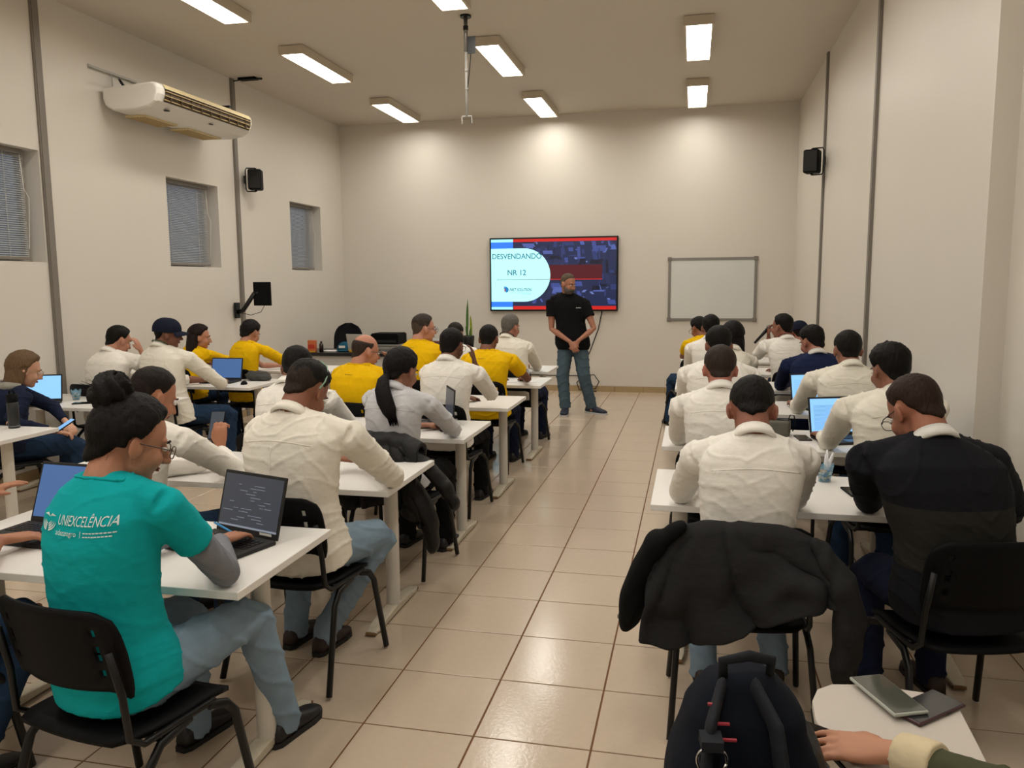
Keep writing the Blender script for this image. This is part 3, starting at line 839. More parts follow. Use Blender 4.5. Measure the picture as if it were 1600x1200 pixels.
            for q in g.v:
                l = HR.transposed() @ (Vector(q)-H)
                if l.y > .012: l.y = .012 - (l.y-.012)*.15
                if hair == 'bob': l += Vector((math.copysign(.006, l.x)*math.sin(l.z*60+l.y*90), .004*math.sin(l.x*120), 0))*.5
                else:
                    l.x += .006*math.sin(l.x*160+l.z*25)
                V2.append(tuple(H+HR@l))
            g.v = V2
            me = remesh(loc(g), .006, 2, .4)
            obj('hanging_hair', me, hairm(hairc), ho)
        if hair == 'bun2':
            pass
        if hair in ('short', 'fade') and cap:
            pass
    if hair == 'thinlow':
        pass
    if cap:
        g = G(); nu, nv = 56, 20
        for j in range(nv+1):
            el = -6 + 96*j/nv
            for i in range(nu):
                a_ = 2*pi*i/nu; e_ = math.radians(el)
                dv = Vector((math.sin(a_)*math.cos(e_), math.cos(a_)*math.cos(e_), math.sin(e_)))
                r = cranium(dv)+.018+.008*math.sin(math.radians(max(0, el))*2)
                g.v.append(hp(CC+dv*r))
        for j in range(nv):
            for i in range(nu): i2 = (i+1) % nu; g.f.append((j*nu+i, j*nu+i2, (j+1)*nu+i2, (j+1)*nu+i))
        g.f.append(tuple(range(nu))[::-1]); g.m = [0]*len(g.f)
        NC = fabric('cap_navy', '1b2030')
        co = obj('cap', loc(g), NC, root, smooth=True)
        g = G(); n_ = 14; V = []
        for s_ in (0, 1):
            for r_ in (0, 1, 2):
                for i in range(n_):
                    a = -1.05+2.1*i/(n_-1); rr = (.103, .145, .178)[r_]*(1 if r_ == 0 else (1-.12*a*a))
                    V.append(hp((rr*math.sin(a)*(.82 if r_ else .86), rr*math.cos(a)-.012, .028-.018*r_*abs(a)-.004*r_-.005*s_)))
        F = []
        for r_ in (0, 1):
            for i in range(n_-1):
                a = r_*n_+i; F.append((a, a+1, a+n_+1, a+n_)); b_ = a+3*n_; F.append((b_, b_+n_, b_+n_+1, b_+1))
        for i in range(n_-1): F.append((2*n_+i, 2*n_+i+1, 5*n_+i+1, 5*n_+i)); F.append((i, 3*n_+i, 3*n_+i+1, i+1))
        F.append((0, n_, 4*n_, 3*n_)); F.append((n_, 2*n_, 5*n_, 4*n_)); F.append((n_-1, 4*n_-1, 5*n_-1, 2*n_-1)); F.append((2*n_-1, 5*n_-1, 6*n_-1, 3*n_-1))
        g.add(V, F); obj('cap_brim', loc(g), NC, co, smooth=True)
    if beard:
        g = G(); nu, nv = 40, 20
        c0 = Vector((0, .020, -.050))
        for j in range(nv+1):
            el = -80 + 85*j/nv
            for i in range(nu):
                az = -95+190*i/(nu-1); e_, a_ = math.radians(el), math.radians(az)
                dv = Vector((math.sin(a_)*math.cos(e_), math.cos(a_)*math.cos(e_), math.sin(e_)))
                r = 1/math.sqrt((dv.x/.060)**2+(dv.y/.074)**2+(dv.z/.070)**2)
                m = 1-sstep(-14+18*(abs(az)/95), -4+18*(abs(az)/95), el)
                if abs(az) < 22 and el > -26: m *= .2 if el < -18 else 1
                r += -.008+.014*m*(1+.2*noise.noise(dv*20))
                g.v.append(hp(c0+dv*r))
        for j in range(nv):
            for i in range(nu-1): g.f.append((j*nu+i, j*nu+i+1, (j+1)*nu+i+1, (j+1)*nu+i))
        g.m = [0]*len(g.f)
        o = obj('beard', loc(g), hairm(beard), root, smooth=True); sl = o.modifiers.new('s', 'SOLIDIFY'); sl.thickness = .006
    if glasses:
        GM = mat('spectacle_'+glasses, glasses, rough=.3); g = G()
        for s in (-1, 1):
            pts = []
            for i in range(17):
                a = 2*pi*i/16; cx, cz = math.cos(a), math.sin(a)
                cx = math.copysign(abs(cx)**.7, cx); cz = math.copysign(abs(cz)**.7, cz)
                pts.append(hp((s*.033+.025*cx, .112-.10*abs(s*.033+.025*cx)**1.4*2, -.010+.018*cz)))
            g.tube(pts, .0017, 6)
            g.tube([hp((s*.058, .103, -.004)), hp((s*.078, .07, -.002)), hp((s*.083, .0, -.002)), hp((s*.080, -.02, -.02))], .0018, 6)
        g.tube([hp((-.009, .114, -.006)), hp((0, .117, -.003)), hp((.009, .114, -.006))], .0016, 6)
        obj('spectacles', loc(g), GM, root)
    # --- top garment
    TM_ = fabric(topname or ('c'+top), top)
    g = G(); torso(g, .014, 1.0, hem=(-.16 if stand is not None else -.10))
    cuffs = []
    for S_, E_, W_, s, hh in arms:
        g.tube([Nk - Z*.012 + side*s*.02, Nk*.5+S_*.5 - Z*.004, S_ - side*s*.005 + Z*.004], [.058, .062*bulk, .066*bulk*fs], 12, flat=.9)
        r1, r2, r3, r4 = .070*bulk*fs, .062*bulk*fs, .052*fs, .038*fs
        Mi = S_*.5+E_*.5
        if sleeve == 'short':
            Q = S_*(1-slv)+E_*slv; g.tube([S_+(S_-E_)*.08, S_, S_*.6+E_*.4, Q], [r1*.8, r1, r2*1.05, r2*1.08], 16)
        elif sleeve == 'rolled':
            Q = E_*.72+W_*.28; g.tube([S_+(S_-E_)*.08, S_, Mi, E_*.9+S_*.1, E_*.96+W_*.04+(E_-(S_+W_)/2)*.04, Q], [r1*.8, r1, r2, r3*1.12, r3*1.15, r3*1.02], 16)
        else:
            Q = E_*.10+W_*.90
            g.tube([S_+(S_-E_)*.08, S_, Mi, E_*.9+S_*.1, E_*.95+W_*.05+(E_-(S_+W_)/2)*.04, E_*.5+W_*.5, Q], [r1*.8, r1, r2, r3*1.12, r3*1.12, r4*1.18, r4], 16)
        cuffs.append(Q)
    loc(g)
    me = remesh(g, max(voxel, .0085), 3, .5)
    A = co_of(me); Nn = normals_of(me)
    sd = hx*13.7+hy*5.1
    x = (A[:, 0]*side.x + A[:, 1]*side.y); y = (A[:, 0]*fwd.x+A[:, 1]*fwd.y); z = A[:, 2]
    warp = .8*np.sin(x*11+sd)+.9*np.sin(y*9+z*6+sd*2)+.5*np.sin(x*23-z*17+sd)
    w1 = 1-np.abs(np.sin(z*27+warp*1.3+x*5*math.sin(sd)))
    w2 = 1-np.abs(np.sin(z*41-x*30*np.sign(x)+warp*1.7+sd))
    w3 = 1-np.abs(np.sin(z*14+x*30*np.sign(x)+warp+1.1))
    k1 = .5+.5*np.sin(x*7+z*9+sd*3); k2 = .5+.5*np.sin(x*9-z*7+y*6+sd)
    lowb = np.clip((1.02-z)/.3, .15, 1)
    d = (w1**6*k1*.009*lowb + w2**7*k2*.007 + w3**6*(1-k2)*.007*np.clip((z-.7)*3, 0.2, 1) - .002)*wr_amp
    A2 = A + Nn*d[:, None]
    set_co(me, A2)
    # garment colour bands are separate materials; default one
    shirt = obj('shirt' if not hoodc else 'jacket', me, TM_, root)
    me.polygons.foreach_set('use_smooth', [True]*len(me.polygons))
    bvh = BVHTree.FromPolygons([tuple(v) for v in A2], [tuple(p.vertices) for p in me.polygons]) 
    # collar
    if collar:
        CM = TM_ if not undershirt else fabric('c'+undershirt, undershirt)
        ax = (nb-Nk).normalized(); u = side; v = ax.cross(u).normalized()
        g = G(); n_ = 28; rings = [(-.024, .072, .0), (.022, .067, .0), (.027, .0705, .0), (-.006, .083, 0), (-.022, .084, 0)]
        V = []
        for (h_, r_, o_) in rings:
            for k in range(n_):
                a = 2*pi*k/n_; q = Nk + ax*(h_-.002) + u*(r_*math.cos(a)) + v*(r_*1.0*math.sin(a))
                f_ = (q-Nk).dot(fwd)
                q = q - Z*.18*max(0, f_)
                V.append(q)
        F = [(j*n_+k, j*n_+(k+1) % n_, ((j+1) % 5)*n_+(k+1) % n_, ((j+1) % 5)*n_+k) for j in range(5) for k in range(n_)]
        g.add(V, F); obj('collar', loc(g), CM, root, smooth=True)
    elif not hoodc:
        g = G(); ax = (nb-Nk).normalized(); v = ax.cross(side).normalized(); pts = []
        for k in range(25):
            a = 2*pi*k/24; q = Nk-ax*.008+side*.076*math.cos(a)+v*.074*math.sin(a); q -= Z*.25*max(0, (q-Nk).dot(fwd)); h_ = bvh.find_nearest(q-O); pts.append((h_[0]+O) if h_[0] is not None else q)
        g.tube(pts, .006, 8, flat=.8); obj('neckband', loc(g), TM_, root, smooth=True)
    if lanyard:
        g = G(); ax = (nb-Nk).normalized(); v = ax.cross(side).normalized(); pts = []
        for k in range(25):
            a = 2*pi*k/24; q = Nk+ax*.028+side*.079*math.cos(a)+v*.080*math.sin(a); q -= Z*.35*max(0, (q-Nk).dot(fwd)); pts.append(q)
        g.tube(pts, .006, 6, flat=.4); obj('neck_strap', loc(g), fabric('strap'+lanyard, lanyard), root)
    def seam(pts, w_, m_, nm_='seam', th=.0025):
        """ribbon laid on the back of the garment: pts are (side, height) pairs in the body frame"""
        L_ = []
        for a, b in pts:
            o = side*a + Z*b; 
            hit = bvh.ray_cast(o - fwd*1.0 + Vector((0, 0, 0)), fwd)
            if hit[0] is None: continue
            L_.append(hit[0] - fwd*.001)
        if len(L_) > 2:
            g = G(); g.tube(L_, w_, 6, flat=.45, ref=(0, 1, 0)); obj(nm_, g, m_, shirt, smooth=True)
    if seams and collar:
        zz = Nk.z - .115
        xo = (Nk-O).dot(side)
        seam([(xo+(-.16+.32*i/20), zz+.02*(1-(i/10-1)**2)) for i in range(21)], .0028, TM_, 'yoke_seam')
    # hood
    if hoodc:
        g = G(); 
        V0 = Nk - fwd*.05
        g.tube([Nk+side*.11+fwd*.05-Z*.01, Nk+side*.10-fwd*.04, Nk-fwd*.09-Z*.02, Nk-side*.10-fwd*.04, Nk-side*.11+fwd*.05-Z*.01], [.03, .042, .055, .042, .03], 12, flat=.8)
        g.ell(Nk-fwd*.085-Z*.085, (.11, .045, .085), Matrix.Rotation(ya, 3, 'Z'))
        me2 = remesh(loc(g), .008, 3, .5); obj('hood', me2, fabric('hood'+hoodc, hoodc), root)
    # --- trousers
    g = G(); 
    g.loft([(spine(-.12)-Z*.0, side, fwd, .140*bulk, .105*bulk), (spine(0)+fwd*.02, side, fwd, .165*bulk, .120*bulk), (spine(.12)+fwd*.02, side, fwd, .150*bulk, .110*bulk)], 20, p=2.3)
    for hj, kn, an in legs:
        if stand is None:
            mk = hj*.5+kn*.5
            g.tube([hj-fwd*.01, hj+fwd*.03, mk, kn*.94+hj*.06, kn+(kn-hj).normalized()*.012-Z*.02, kn*.75+an*.25, kn*.4+an*.6, an+Z*.01, an-Z*.045], [.078*bulk, .092*bulk, .084*bulk, .072, .068, .064, .062, .058, .056], 14)
        else:
            g.tube([hj-Z*.0, hj*.6+kn*.4, kn, kn*.5+an*.5, an-Z*.01], [.108, .100, .084, .076, .074], 14)
    me = remesh(loc(g), max(voxel, .010), 3, .5)
    A = co_of(me); Nn = normals_of(me)
    wv = (1-np.abs(np.sin(A[:, 2]*26+A[:, 0]*19+A[:, 1]*17+2*np.sin(A[:, 0]*20+sd))))**5
    set_co(me, A+Nn*(wv*.009)[:, None])
    obj('trousers', me, bottoms, root); me.polygons.foreach_set('use_smooth', [True]*len(me.polygons))
    # --- shoes
    for i, (hj, kn, an) in enumerate(legs):
        fd = fwd.copy(); sh_ = 1.0 if stand is None else 1.2
        if stand is not None: fd = Vector(feet[i]).normalized()
        elif feet and len(feet) > 2: fd = Vector(feet[2+i]).normalized()
        sd_ = Vector((fd.y, -fd.x, 0)); b0 = Vector((an.x, an.y, 0))
        g = G()
        g.loft([(b0-fd*.075+Z*.035, sd_, Z, .026, .022), (b0-fd*.06+Z*.045, sd_, Z, .035, .040), (b0-fd*.01+Z*.052, sd_, Z, .038, .048), (b0+fd*.05+Z*.045, sd_, Z, .041, .040),
                (b0+fd*.11+Z*.035, sd_, Z, .047, .028), (b0+fd*.16+Z*.030, sd_, Z, .044, .022), (b0+fd*.195+Z*.026, sd_, Z, .028, .014)], 14, p=2.4)
        g.v = [tuple(b0+(Vector(q)-b0)*sh_) for q in g.v]
        so = obj('shoe', loc(g), shoes, root, smooth=True)
        g = G(); o_ = []
        for (q, w_) in ((-.085, .02), (-.06, .036), (0, .040), (.06, .044), (.12, .050), (.17, .045), (.205, .022)): o_.append((q, w_))
        ring = [b0+(fd*q+sd_*w_)*sh_ for q, w_ in o_] + [b0+(fd*q-sd_*w_)*sh_ for q, w_ in o_[::-1]]; n_ = len(ring)
        g.add([r_ + Z*.001 for r_ in ring]+[r_+Z*.020 for r_ in ring], [tuple(range(n_)), tuple(range(n_, 2*n_))[::-1]]+[(k, n_+k, n_+(k+1) % n_, (k+1) % n_) for k in range(n_)])
        obj('sole', loc(g), SOLEW if stand is not None else DARKP, so)
    info = dict(root=root, shirt=shirt, bvh=bvh, O=O, side=side, fwd=fwd, Nk=Nk, hp=hp, HR=HR, El=El, Er=Er, Wl=Wl, Wr=Wr, SL=SL, SR=SR, TM=TM_, seam=seam, loc=loc, legs=legs)
    return info

PP = {}
def P(key, *a, **k): PP[key] = build_person(*a, **k); return PP[key]
WH = 'ebe6dd'; CRM = 'ebe5d9'; YEL = 'e8b90a'
P('teal', 'woman in a teal printed t-shirt with a high hair bun, typing on a laptop', (0.045, -1.6, 1.260), (-.005, -1.68), yaw=10, hyaw=40, hpitch=21, sw=.165, bulk=1.06, hs=1.05, slv=.52, wr_amp=.6, female=True,
  skinc='b07c62', hair='bun', hairc='171313', thick=.017, top='0ea3a8', sleeve='short', collar=False, bottoms=DENIM, voxel=.0045,
  El=(-.34, -1.42, .79), Er=(.225, -1.44, .80), Wl=(-.17, -1.17, .80), Wr=(.035, -1.17, .80), glasses='4a3226', knees=[(-.10, -1.20, .54), (.17, -1.20, .55)],
  feet=[(-.12, -1.15, .09), (.20, -1.06, .09)], hdir=[None, (.1, 1, -.05)], curl=(.4, .22), seams=False, shoes=SHOEB)
P('A', 'bowed man in a large cream shirt with short faded hair, blue jeans, by the aisle', (0.020, -0.42, 1.255), (.0, -.52), nearY=-.2, yaw=6, hyaw=14, hpitch=40, sw=.21, bulk=1.12, skinc='8a5a44', hair='fade', hairc='3a2a22', topc='181412', thick=.014,
  top=CRM, Er=(.30, -.13, .80), El=(-.30, -.12, .80), Wr=(.14, .07, .82), Wl=(-.12, .08, .82), bottoms=DENIM, shoes=SHOEBR, voxel=.006, knees=[(-.16, -.16, .53), (.26, -.18, .54)], feet=[(-.15, -.30, .09), (.02, -.34, .09)], wr_amp=1.2)
P('B', 'man in white shirt holding up a phone, just beyond the hair bun', (-0.740, -0.45, 1.215), (-.84, -.52), nearY=-.2, yaw=14, hyaw=28, hpitch=26, sw=.19, skinc='ab7458', hair='fade', hairc='2a1e19', topc='231914', thick=.010, top=WH,
  Er=(-.56, -.12, .80), Wr=(-.72, .03, .86), hdir=[None, (-.15, .25, 1)], hn=[None, (0, -1, .3)], voxel=.006, curl=(.3, .7))
P('L1', 'woman with blonde brown bob and glasses in a navy jacket with grey hood', (-3.160, 1.33, 1.110), (-3.24, 1.20), yaw=36, hyaw=42, hpitch=18, sw=.17, female=True, skinc='c99a80', hair='bob', hairc='8a6b4d', thick=.016,
  top='1c2338', topname='navy_puffer', collar=False, hoodc='8f8c82', El=(-3.12, 1.52, .80), Er=(-3.02, 1.02, .76), Wl=(-2.95, 1.45, .70), Wr=(-2.84, 1.20, .68), glasses='a98f6a', bottoms=DENIM2, bulk=1.05, curl=(.6, .6), hn=[None, (.2, .3, 1)])
P('L2', 'man in white shirt with his hand at his cheek, nearest the window wall', (-3.480, 2.75, 1.225), (-3.55, 2.62), nearY=3.2, yaw=8, hyaw=22, hpitch=20, sw=.20, bulk=1.1, skinc='b58068', hairc='17130f', thick=.014, top=WH,
  Er=(-3.22, 3.20, .83), Wr=(-3.36, 2.90, 1.09), hdir=[None, (-.2, -.3, 1)], hn=[None, (1, .3, 0)])
P('cap', 'man wearing a navy baseball cap and a cream shirt with rolled sleeves', (-2.960, 2.75, 1.290), (-2.92, 2.66), nearY=3.2, yaw=10, hyaw=58, hpitch=6, sw=.205, bulk=1.1, skinc='7d523f', hair='fade', hairc='1c1512', topc='1c1512', top='e6e1d4', sleeve='rolled', cap=True,
  Er=(-2.60, 2.98, .81), Wr=(-2.74, 3.24, .80), lanyard='26543a', bottoms=DENIM2, knees=[(-2.95, 3.08, .53), (-2.55, 3.02, .54)])
P('L3', 'woman with very long dark hair in a yellow t-shirt by the window wall', (-3.580, 4.15, 1.165), (-3.62, 4.05), nearY=4.62, yaw=25, hyaw=58, hpitch=8, sw=.16, female=True, skinc='b98468', hair='long', hairc='2a1a16', thick=.016, top=YEL, sleeve='short', collar=False)
P('L4', 'woman with pinned up dark hair in a yellow t-shirt, writing', (-2.960, 4.15, 1.215), (-3.0, 4.05), nearY=4.62, yaw=5, hyaw=12, hpitch=25, sw=.165, female=True, skinc='b4806a', hair='pony0', hairc='1a1414', thick=.018, top=YEL, sleeve='short', collar=False, Er=(-2.62, 4.5, .80), Wr=(-2.78, 4.72, .79))
P('A2', 'man in white shirt mostly hidden behind the bowed man in cream', (-0.710, 0.88, 1.210), (-.74, .76), nearY=1.09, hyaw=-5, hpitch=28, sw=.20, bulk=1.05, skinc='7c5240', hairc='141110', top='eeeae2')
P('pony', 'woman in a pale grey shirt with a long dark ponytail', (-0.020, 0.88, 1.205), (-.04, .80), nearY=1.09, yaw=6, hyaw=22, hpitch=18, sw=.175, female=True, bulk=1.05, skinc='9a6a54', hair='pony', hairc='191313', thick=.014, top='c9c9cc', topname='pale_grey_shirt', wr_amp=1.2, bottoms=BLKT,
  Er=(.22, 1.14, .80), Wr=(.10, 1.33, .80))
P('bald', 'balding man in a yellow t-shirt with dark glasses, hand at his chin', (-0.780, 2.13, 1.210), (-.82, 2.02), nearY=2.38, yaw=8, hyaw=42, hpitch=12, sw=.20, bulk=1.12, skinc='b88068', hair='bald', hairc='4a3a30', thick=.006, top=YEL, sleeve='short', collar=False, glasses='1c1718',
  Er=(-.52, 2.45, .82), Wr=(-.62, 2.28, 1.05), hdir=[None, (-.25, -.35, 1)], hn=[None, (.6, .6, 0)])
P('w3', 'man in white shirt resting his head on his raised right hand', (-0.090, 2.15, 1.255), (-.12, 2.04), nearY=2.38, yaw=5, hyaw=8, hpitch=12, sw=.195, bulk=1.05, skinc='6f4836', hairc='171210', top='eeeae2', bottoms=BLKT,
  Er=(.16, 2.42, .83), Wr=(.07, 2.22, 1.10), hdir=[None, (-.15, -.15, 1)], hn=[None, (1, .3, 0)], glasses='222222')
P('y4a', 'man with short greying hair and glasses in a yellow t-shirt, face turned right', (-0.790, 3.55, 1.305), (-.80, 3.45), nearY=3.8, yaw=12, hyaw=52, hpitch=4, sw=.20, bulk=1.08, skinc='bb8670', hair='fade', hairc='6a5a4e', topc='4c4038', thick=.016, top=YEL, sleeve='short', collar=False, glasses='1c1718')
P('y4b', 'dark haired man in a yellow t-shirt beside the aisle', (-0.160, 3.55, 1.210), (-.16, 3.44), nearY=3.8, yaw=4, hyaw=0, hpitch=14, sw=.205, bulk=1.1, skinc='7c5140', hairc='171311', thick=.010, top=YEL, sleeve='short', collar=False, bottoms=NAVY,
  Er=(.16, 3.80, .81), Wr=(.08, 4.02, .79))
P('w5a', 'man with thinning dark hair in a white shirt, front row, near the plant', (-0.840, 4.75, 1.175), (-.84, 4.62), nearY=5.02, hyaw=10, hpitch=18, sw=.19, skinc='96674f', hair='short', hairc='30261f', thick=.007, top='eeeae2')
P('w5b', 'grey haired man in a cream shirt, front row beside the aisle', (-0.220, 4.75, 1.255), (-.14, 4.64), nearY=5.02, yaw=10, hyaw=28, hpitch=8, sw=.20, bulk=1.06, skinc='a87460', hairc='8a857c', thick=.015, top='e6e1d4', bottoms=NAVY, lanyard='1c1c1c')
P('R0a', 'bowed man in a white shirt with cropped black hair, jacket on his chair', (1.920, -0.42, 1.220), (1.89, -.56), nearY=-.18, yaw=-2, hyaw=2, hpitch=42, sw=.19, bulk=1.03, skinc='8c5a48', hairc='181312', thick=.008, top='eeeae2', voxel=.006, bottoms=DENIM, shoes=SHOEBR,
  El=(1.65, -.14, .80), Er=(2.13, -.14, .80), Wl=(1.72, .05, .81), Wr=(2.06, .05, .81), feet=[(1.76, -.30, .09), (2.06, -.22, .09)])
P('R0b', 'man in a dark jacket with brown hair and glasses, head bowed, by the right wall', (2.500, -0.45, 1.240), (2.66, -.58), nearY=-.18, yaw=-14, hyaw=-30, hpitch=36, sw=.215, bulk=1.14, skinc='9c6650', hair='short', hairc='3e2b20', thick=.008, top='1a1b20', topname='dark_jacket', undershirt='d8d6d0', glasses='15130f', voxel=.006, seams=False,
  El=(2.42, -.14, .80), Er=(2.96, -.18, .80), Wl=(2.52, .08, .80), Wr=(2.80, .06, .80), bottoms=NAVY, shoes=SHOEBR)
P('R1a', 'man in a white shirt with brown cropped hair and reddish ears', (1.840, 0.9, 1.240), (1.84, .78), nearY=1.12, yaw=-2, hyaw=0, hpitch=20, sw=.20, skinc='a86a58', hairc='43362d', thick=.010, top='eeeae2')
P('R1b', 'man with thick black hair in a pale shirt at the lined document laptop', (2.710, 0.9, 1.250), (2.74, .80), nearY=1.12, yaw=-8, hyaw=-22, hpitch=14, sw=.215, bulk=1.12, skinc='8a5c48', hairc='14110f', thick=.024, top='e6e1d4', El=(2.47, 1.18, .80), Wl=(2.46, 1.40, .79))
P('R2a', 'dark haired man in a white shirt hidden behind the brown haired man', (1.870, 2.2, 1.275), (1.86, 2.10), nearY=2.45, hyaw=-5, hpitch=16, sw=.215, bulk=1.08, skinc='8a5a48', hairc='15110f', thick=.016, top='eeeae2')
P('R2b', 'man in a cream shirt beside the bright blue laptop screen', (2.730, 2.2, 1.250), (2.74, 2.10), nearY=2.45, yaw=-6, hyaw=-4, hpitch=14, sw=.21, bulk=1.08, skinc='8e604c', hairc='191411', thick=.013, top='e6e1d4', El=(2.46, 2.50, .80), Wl=(2.46, 2.74, .79))
P('R3a', 'woman with dark bobbed hair in a pale shirt in the right block', (2.030, 3.55, 1.245), (2.02, 3.44), nearY=3.78, hyaw=8, hpitch=10, sw=.165, female=True, skinc='9c6c58', hair='bob', hairc='15110f', thick=.016, top='e6e1d4')
P('R3b', 'man in a navy sweater over a white collar, dark wavy hair', (2.680, 3.55, 1.210), (2.70, 3.43), nearY=3.78, yaw=-8, hyaw=-35, hpitch=20, sw=.20, bulk=1.08, skinc='a06a58', hairc='15110f', thick=.020, top='1c2544', topname='navy_sweater', undershirt='d8d6d0', seams=False)
P('R4a', 'person with dark hair, third head up along the aisle under the whiteboard', (1.870, 4.85, 1.255), (1.87, 4.75), nearY=5.1, hyaw=0, hpitch=8, sw=.19, skinc='8a5c4a', hairc='17120f', thick=.014, top='eeeae2')
P('mic', 'man in a white shirt speaking into a handheld microphone', (2.570, 4.85, 1.265), (2.66, 4.78), nearY=5.1, yaw=-12, hyaw=-48, hpitch=2, sw=.195, skinc='8a5a48', hair='fade', hairc='1c1613', topc='15110f', thick=.014, top='eeeae2', lanyard='7a2a2a', voxel=.007,
  El=(2.34, 4.96, .95), Wl=(2.46, 5.00, 1.13), hdir=[(-.1, -.1, 1), None], hn=[(-1, .1, 0), None], curl=(.9, .35))
P('R5', 'woman with glasses in a yellow t-shirt looking down, last row on the right', (1.760, 6.18, 1.175), (1.72, 5.98), nearY=6.45, yaw=-20, hyaw=-38, hpitch=22, sw=.165, female=True, skinc='94624c', hair='bun2', hairc='17120f', thick=.016, top=YEL, sleeve='short', collar=False, glasses='3a2c24',
  knees=[(1.46, 6.24, .55), (1.84, 6.34, .54)], feet=[(1.44, 6.12, .09), (1.8, 6.3, .09)], bottoms=DENIM2)
P('R5b', 'person in a dark cap and yellow t-shirt glimpsed behind the microphone man', (2.90, 6.18, 1.12), (2.80, 6.02), nearY=6.45, hyaw=-10, hpitch=20, sw=.17, Er=(3.04, 6.3, .80), skinc='94624c', hairc='17120f', cap=True, top=YEL, sleeve='short', collar=False)
P('stand', 'standing bearded man in a black t-shirt and jeans, hands clasped, facing the class', (0.100, 6.74, 1.715), (.15, 6.80), yaw=176, hyaw=128, hpitch=14, sw=.205, bulk=1.12, stand=.95, skinc='a8735c', hair='fade', hairc='8a7c6c', topc='7a6a58', thick=.008, beard='8c8078', top='121214', topname='black_tshirt', sleeve='short', collar=False, bottoms=DENIM3,
  El=(.44, 6.72, 1.13), Er=(-.12, 6.74, 1.12), Wl=(.27, 6.52, .99), Wr=(.16, 6.51, .97), knees=[((.31, 6.74, .50), (.40, 6.84, .09)), ((.03, 6.72, .50), (.07, 6.70, .09))], feet=[(.85, -.5, 0), (.05, -1, 0)],
  hdir=[(-.55, -.2, -.8), (.5, -.25, -.75)], hn=[(.3, -1, .1), (-.2, -1, .2)], shoes=mat('trainer_navy', '1d2436', rough=.6), voxel=.006, wr_amp=.6, curl=(.5, .5), slouch=.3, group='standing trainer')
P('edge', 'man at the left picture edge, only bare forearms and navy jeans seen', (-0.860, -1.58, 1.255), (-.86, -1.72), yaw=0, hyaw=-5, hpitch=15, sw=.19, skinc='a87458', hairc='17120f', top='4a5a3a', sleeve='short', collar=False, bottoms=DENIM2, voxel=.0055,
  El=(-1.28, -1.28, .80), Er=(-.66, -1.50, .80), Wl=(-1.21, -.97, .85), Wr=(-.77, -1.32, .80), hdir=[(.75, .5, .3), (.55, .85, -.05)], curl=(.15, .5), knees=[(-1.0, -1.3, .54), (-.62, -1.34, .54)], feet=[(-1.0, -1.35, .09), (-.68, -1.60, .09)])
P('fg', 'person in olive jacket at the lower right corner, one hand on the writing pad', (2.740, -2.5, 1.255), (2.76, -2.62), yaw=-5, hyaw=-20, hpitch=20, sw=.19, skinc='b98468', hairc='2a1e18', top='4a4c38', topname='olive_jacket', bottoms=mat('denim_pale', '9fbdd6', rough=.9, bump=.4, bscale=14, spec=.1), voxel=.005,
  El=(2.42, -2.26, .80), Wl=(2.125, -1.965, .735), Er=(3.0, -2.35, .80), Wr=(2.85, -2.2, .7), hdir=[(-1, .28, -.12), None], hn=[(0, -.25, 1), None], curl=(.18, .4), knees=[(2.54, -1.98, .57), (2.94, -2.10, .54)], undershirt='c8b896')

# teal woman: grey undersleeves, printed lettering
I = PP['teal']
USL = fabric('grey_knit', '7d7f86')
for E_, W_, S_, nm_ in ((I['Er'], I['Wr'], I['SR'], 'r'), (I['El'], I['Wl'], I['SL'], 'l')):
    g = G(); g.tube([S_*.45+E_*.55, S_*.08+E_*.92, E_+(E_-(S_+W_)/2)*.03, E_*.8+W_*.2, E_*.45+W_*.55, W_*.93+E_*.07, W_], [.047, .047, .046, .045, .041, .034, .031], 18)
    me = remesh(I['loc'](g), .007, 3); A = co_of(me); Nn = normals_of(me)
    ax = Vector(W_-E_).normalized(); q = A[:, 0]*ax.x+A[:, 1]*ax.y+A[:, 2]*ax.z
    set_co(me, A + Nn*((.5+.5*np.sin(q*190+3*np.sin(A[:, 0]*40)))[:, None])*.0025)
    obj('undersleeve', me, USL, I['root'])
def print_on(I, txts, mname, col, nm_='printed_text', k_off=.0035):
    """txts: list of functions adding to a G in (u,v) garment coordinates; projected on the back of the garment"""
    g = G(); 
    for f in txts: f(g)
    V = []; 
    for q in g.v:
        o = I['side']*q[0] + Vector((0, 0, q[2])); 
        h = I['bvh'].ray_cast(o - I['fwd']*1.0, I['fwd'])
        V.append(tuple((h[0] if h[0] is not None else o - I['fwd']*.14) - I['fwd']*k_off))
    g.v = V
    return obj(nm_, g, mat(mname, col, rough=.7), I['shirt'])
cm = lambda u, v: (u, 0, v)
u0 = -.008; v0 = 1.055
def rect(g, a, b, c, d, n=8):
    V = []; F = []
    for i in range(n+1): V += [cm(a+(b-a)*i/n, c), cm(a+(b-a)*i/n, d)]
    for i in range(n): F.append((2*i, 2*i+2, 2*i+3, 2*i+1))
    g.add(V, F)
def lines(g):
    rect(g, u0+.082, u0+.0835, v0-.030, v0-.012, 1)
    for k, w_ in ((0, .075), (1, .068)): 
        for j in range(9): rect(g, u0+.090+j*w_/9, u0+.090+(j+.8)*w_/9, v0-.019-k*.010, v0-.0155-k*.010, 1)
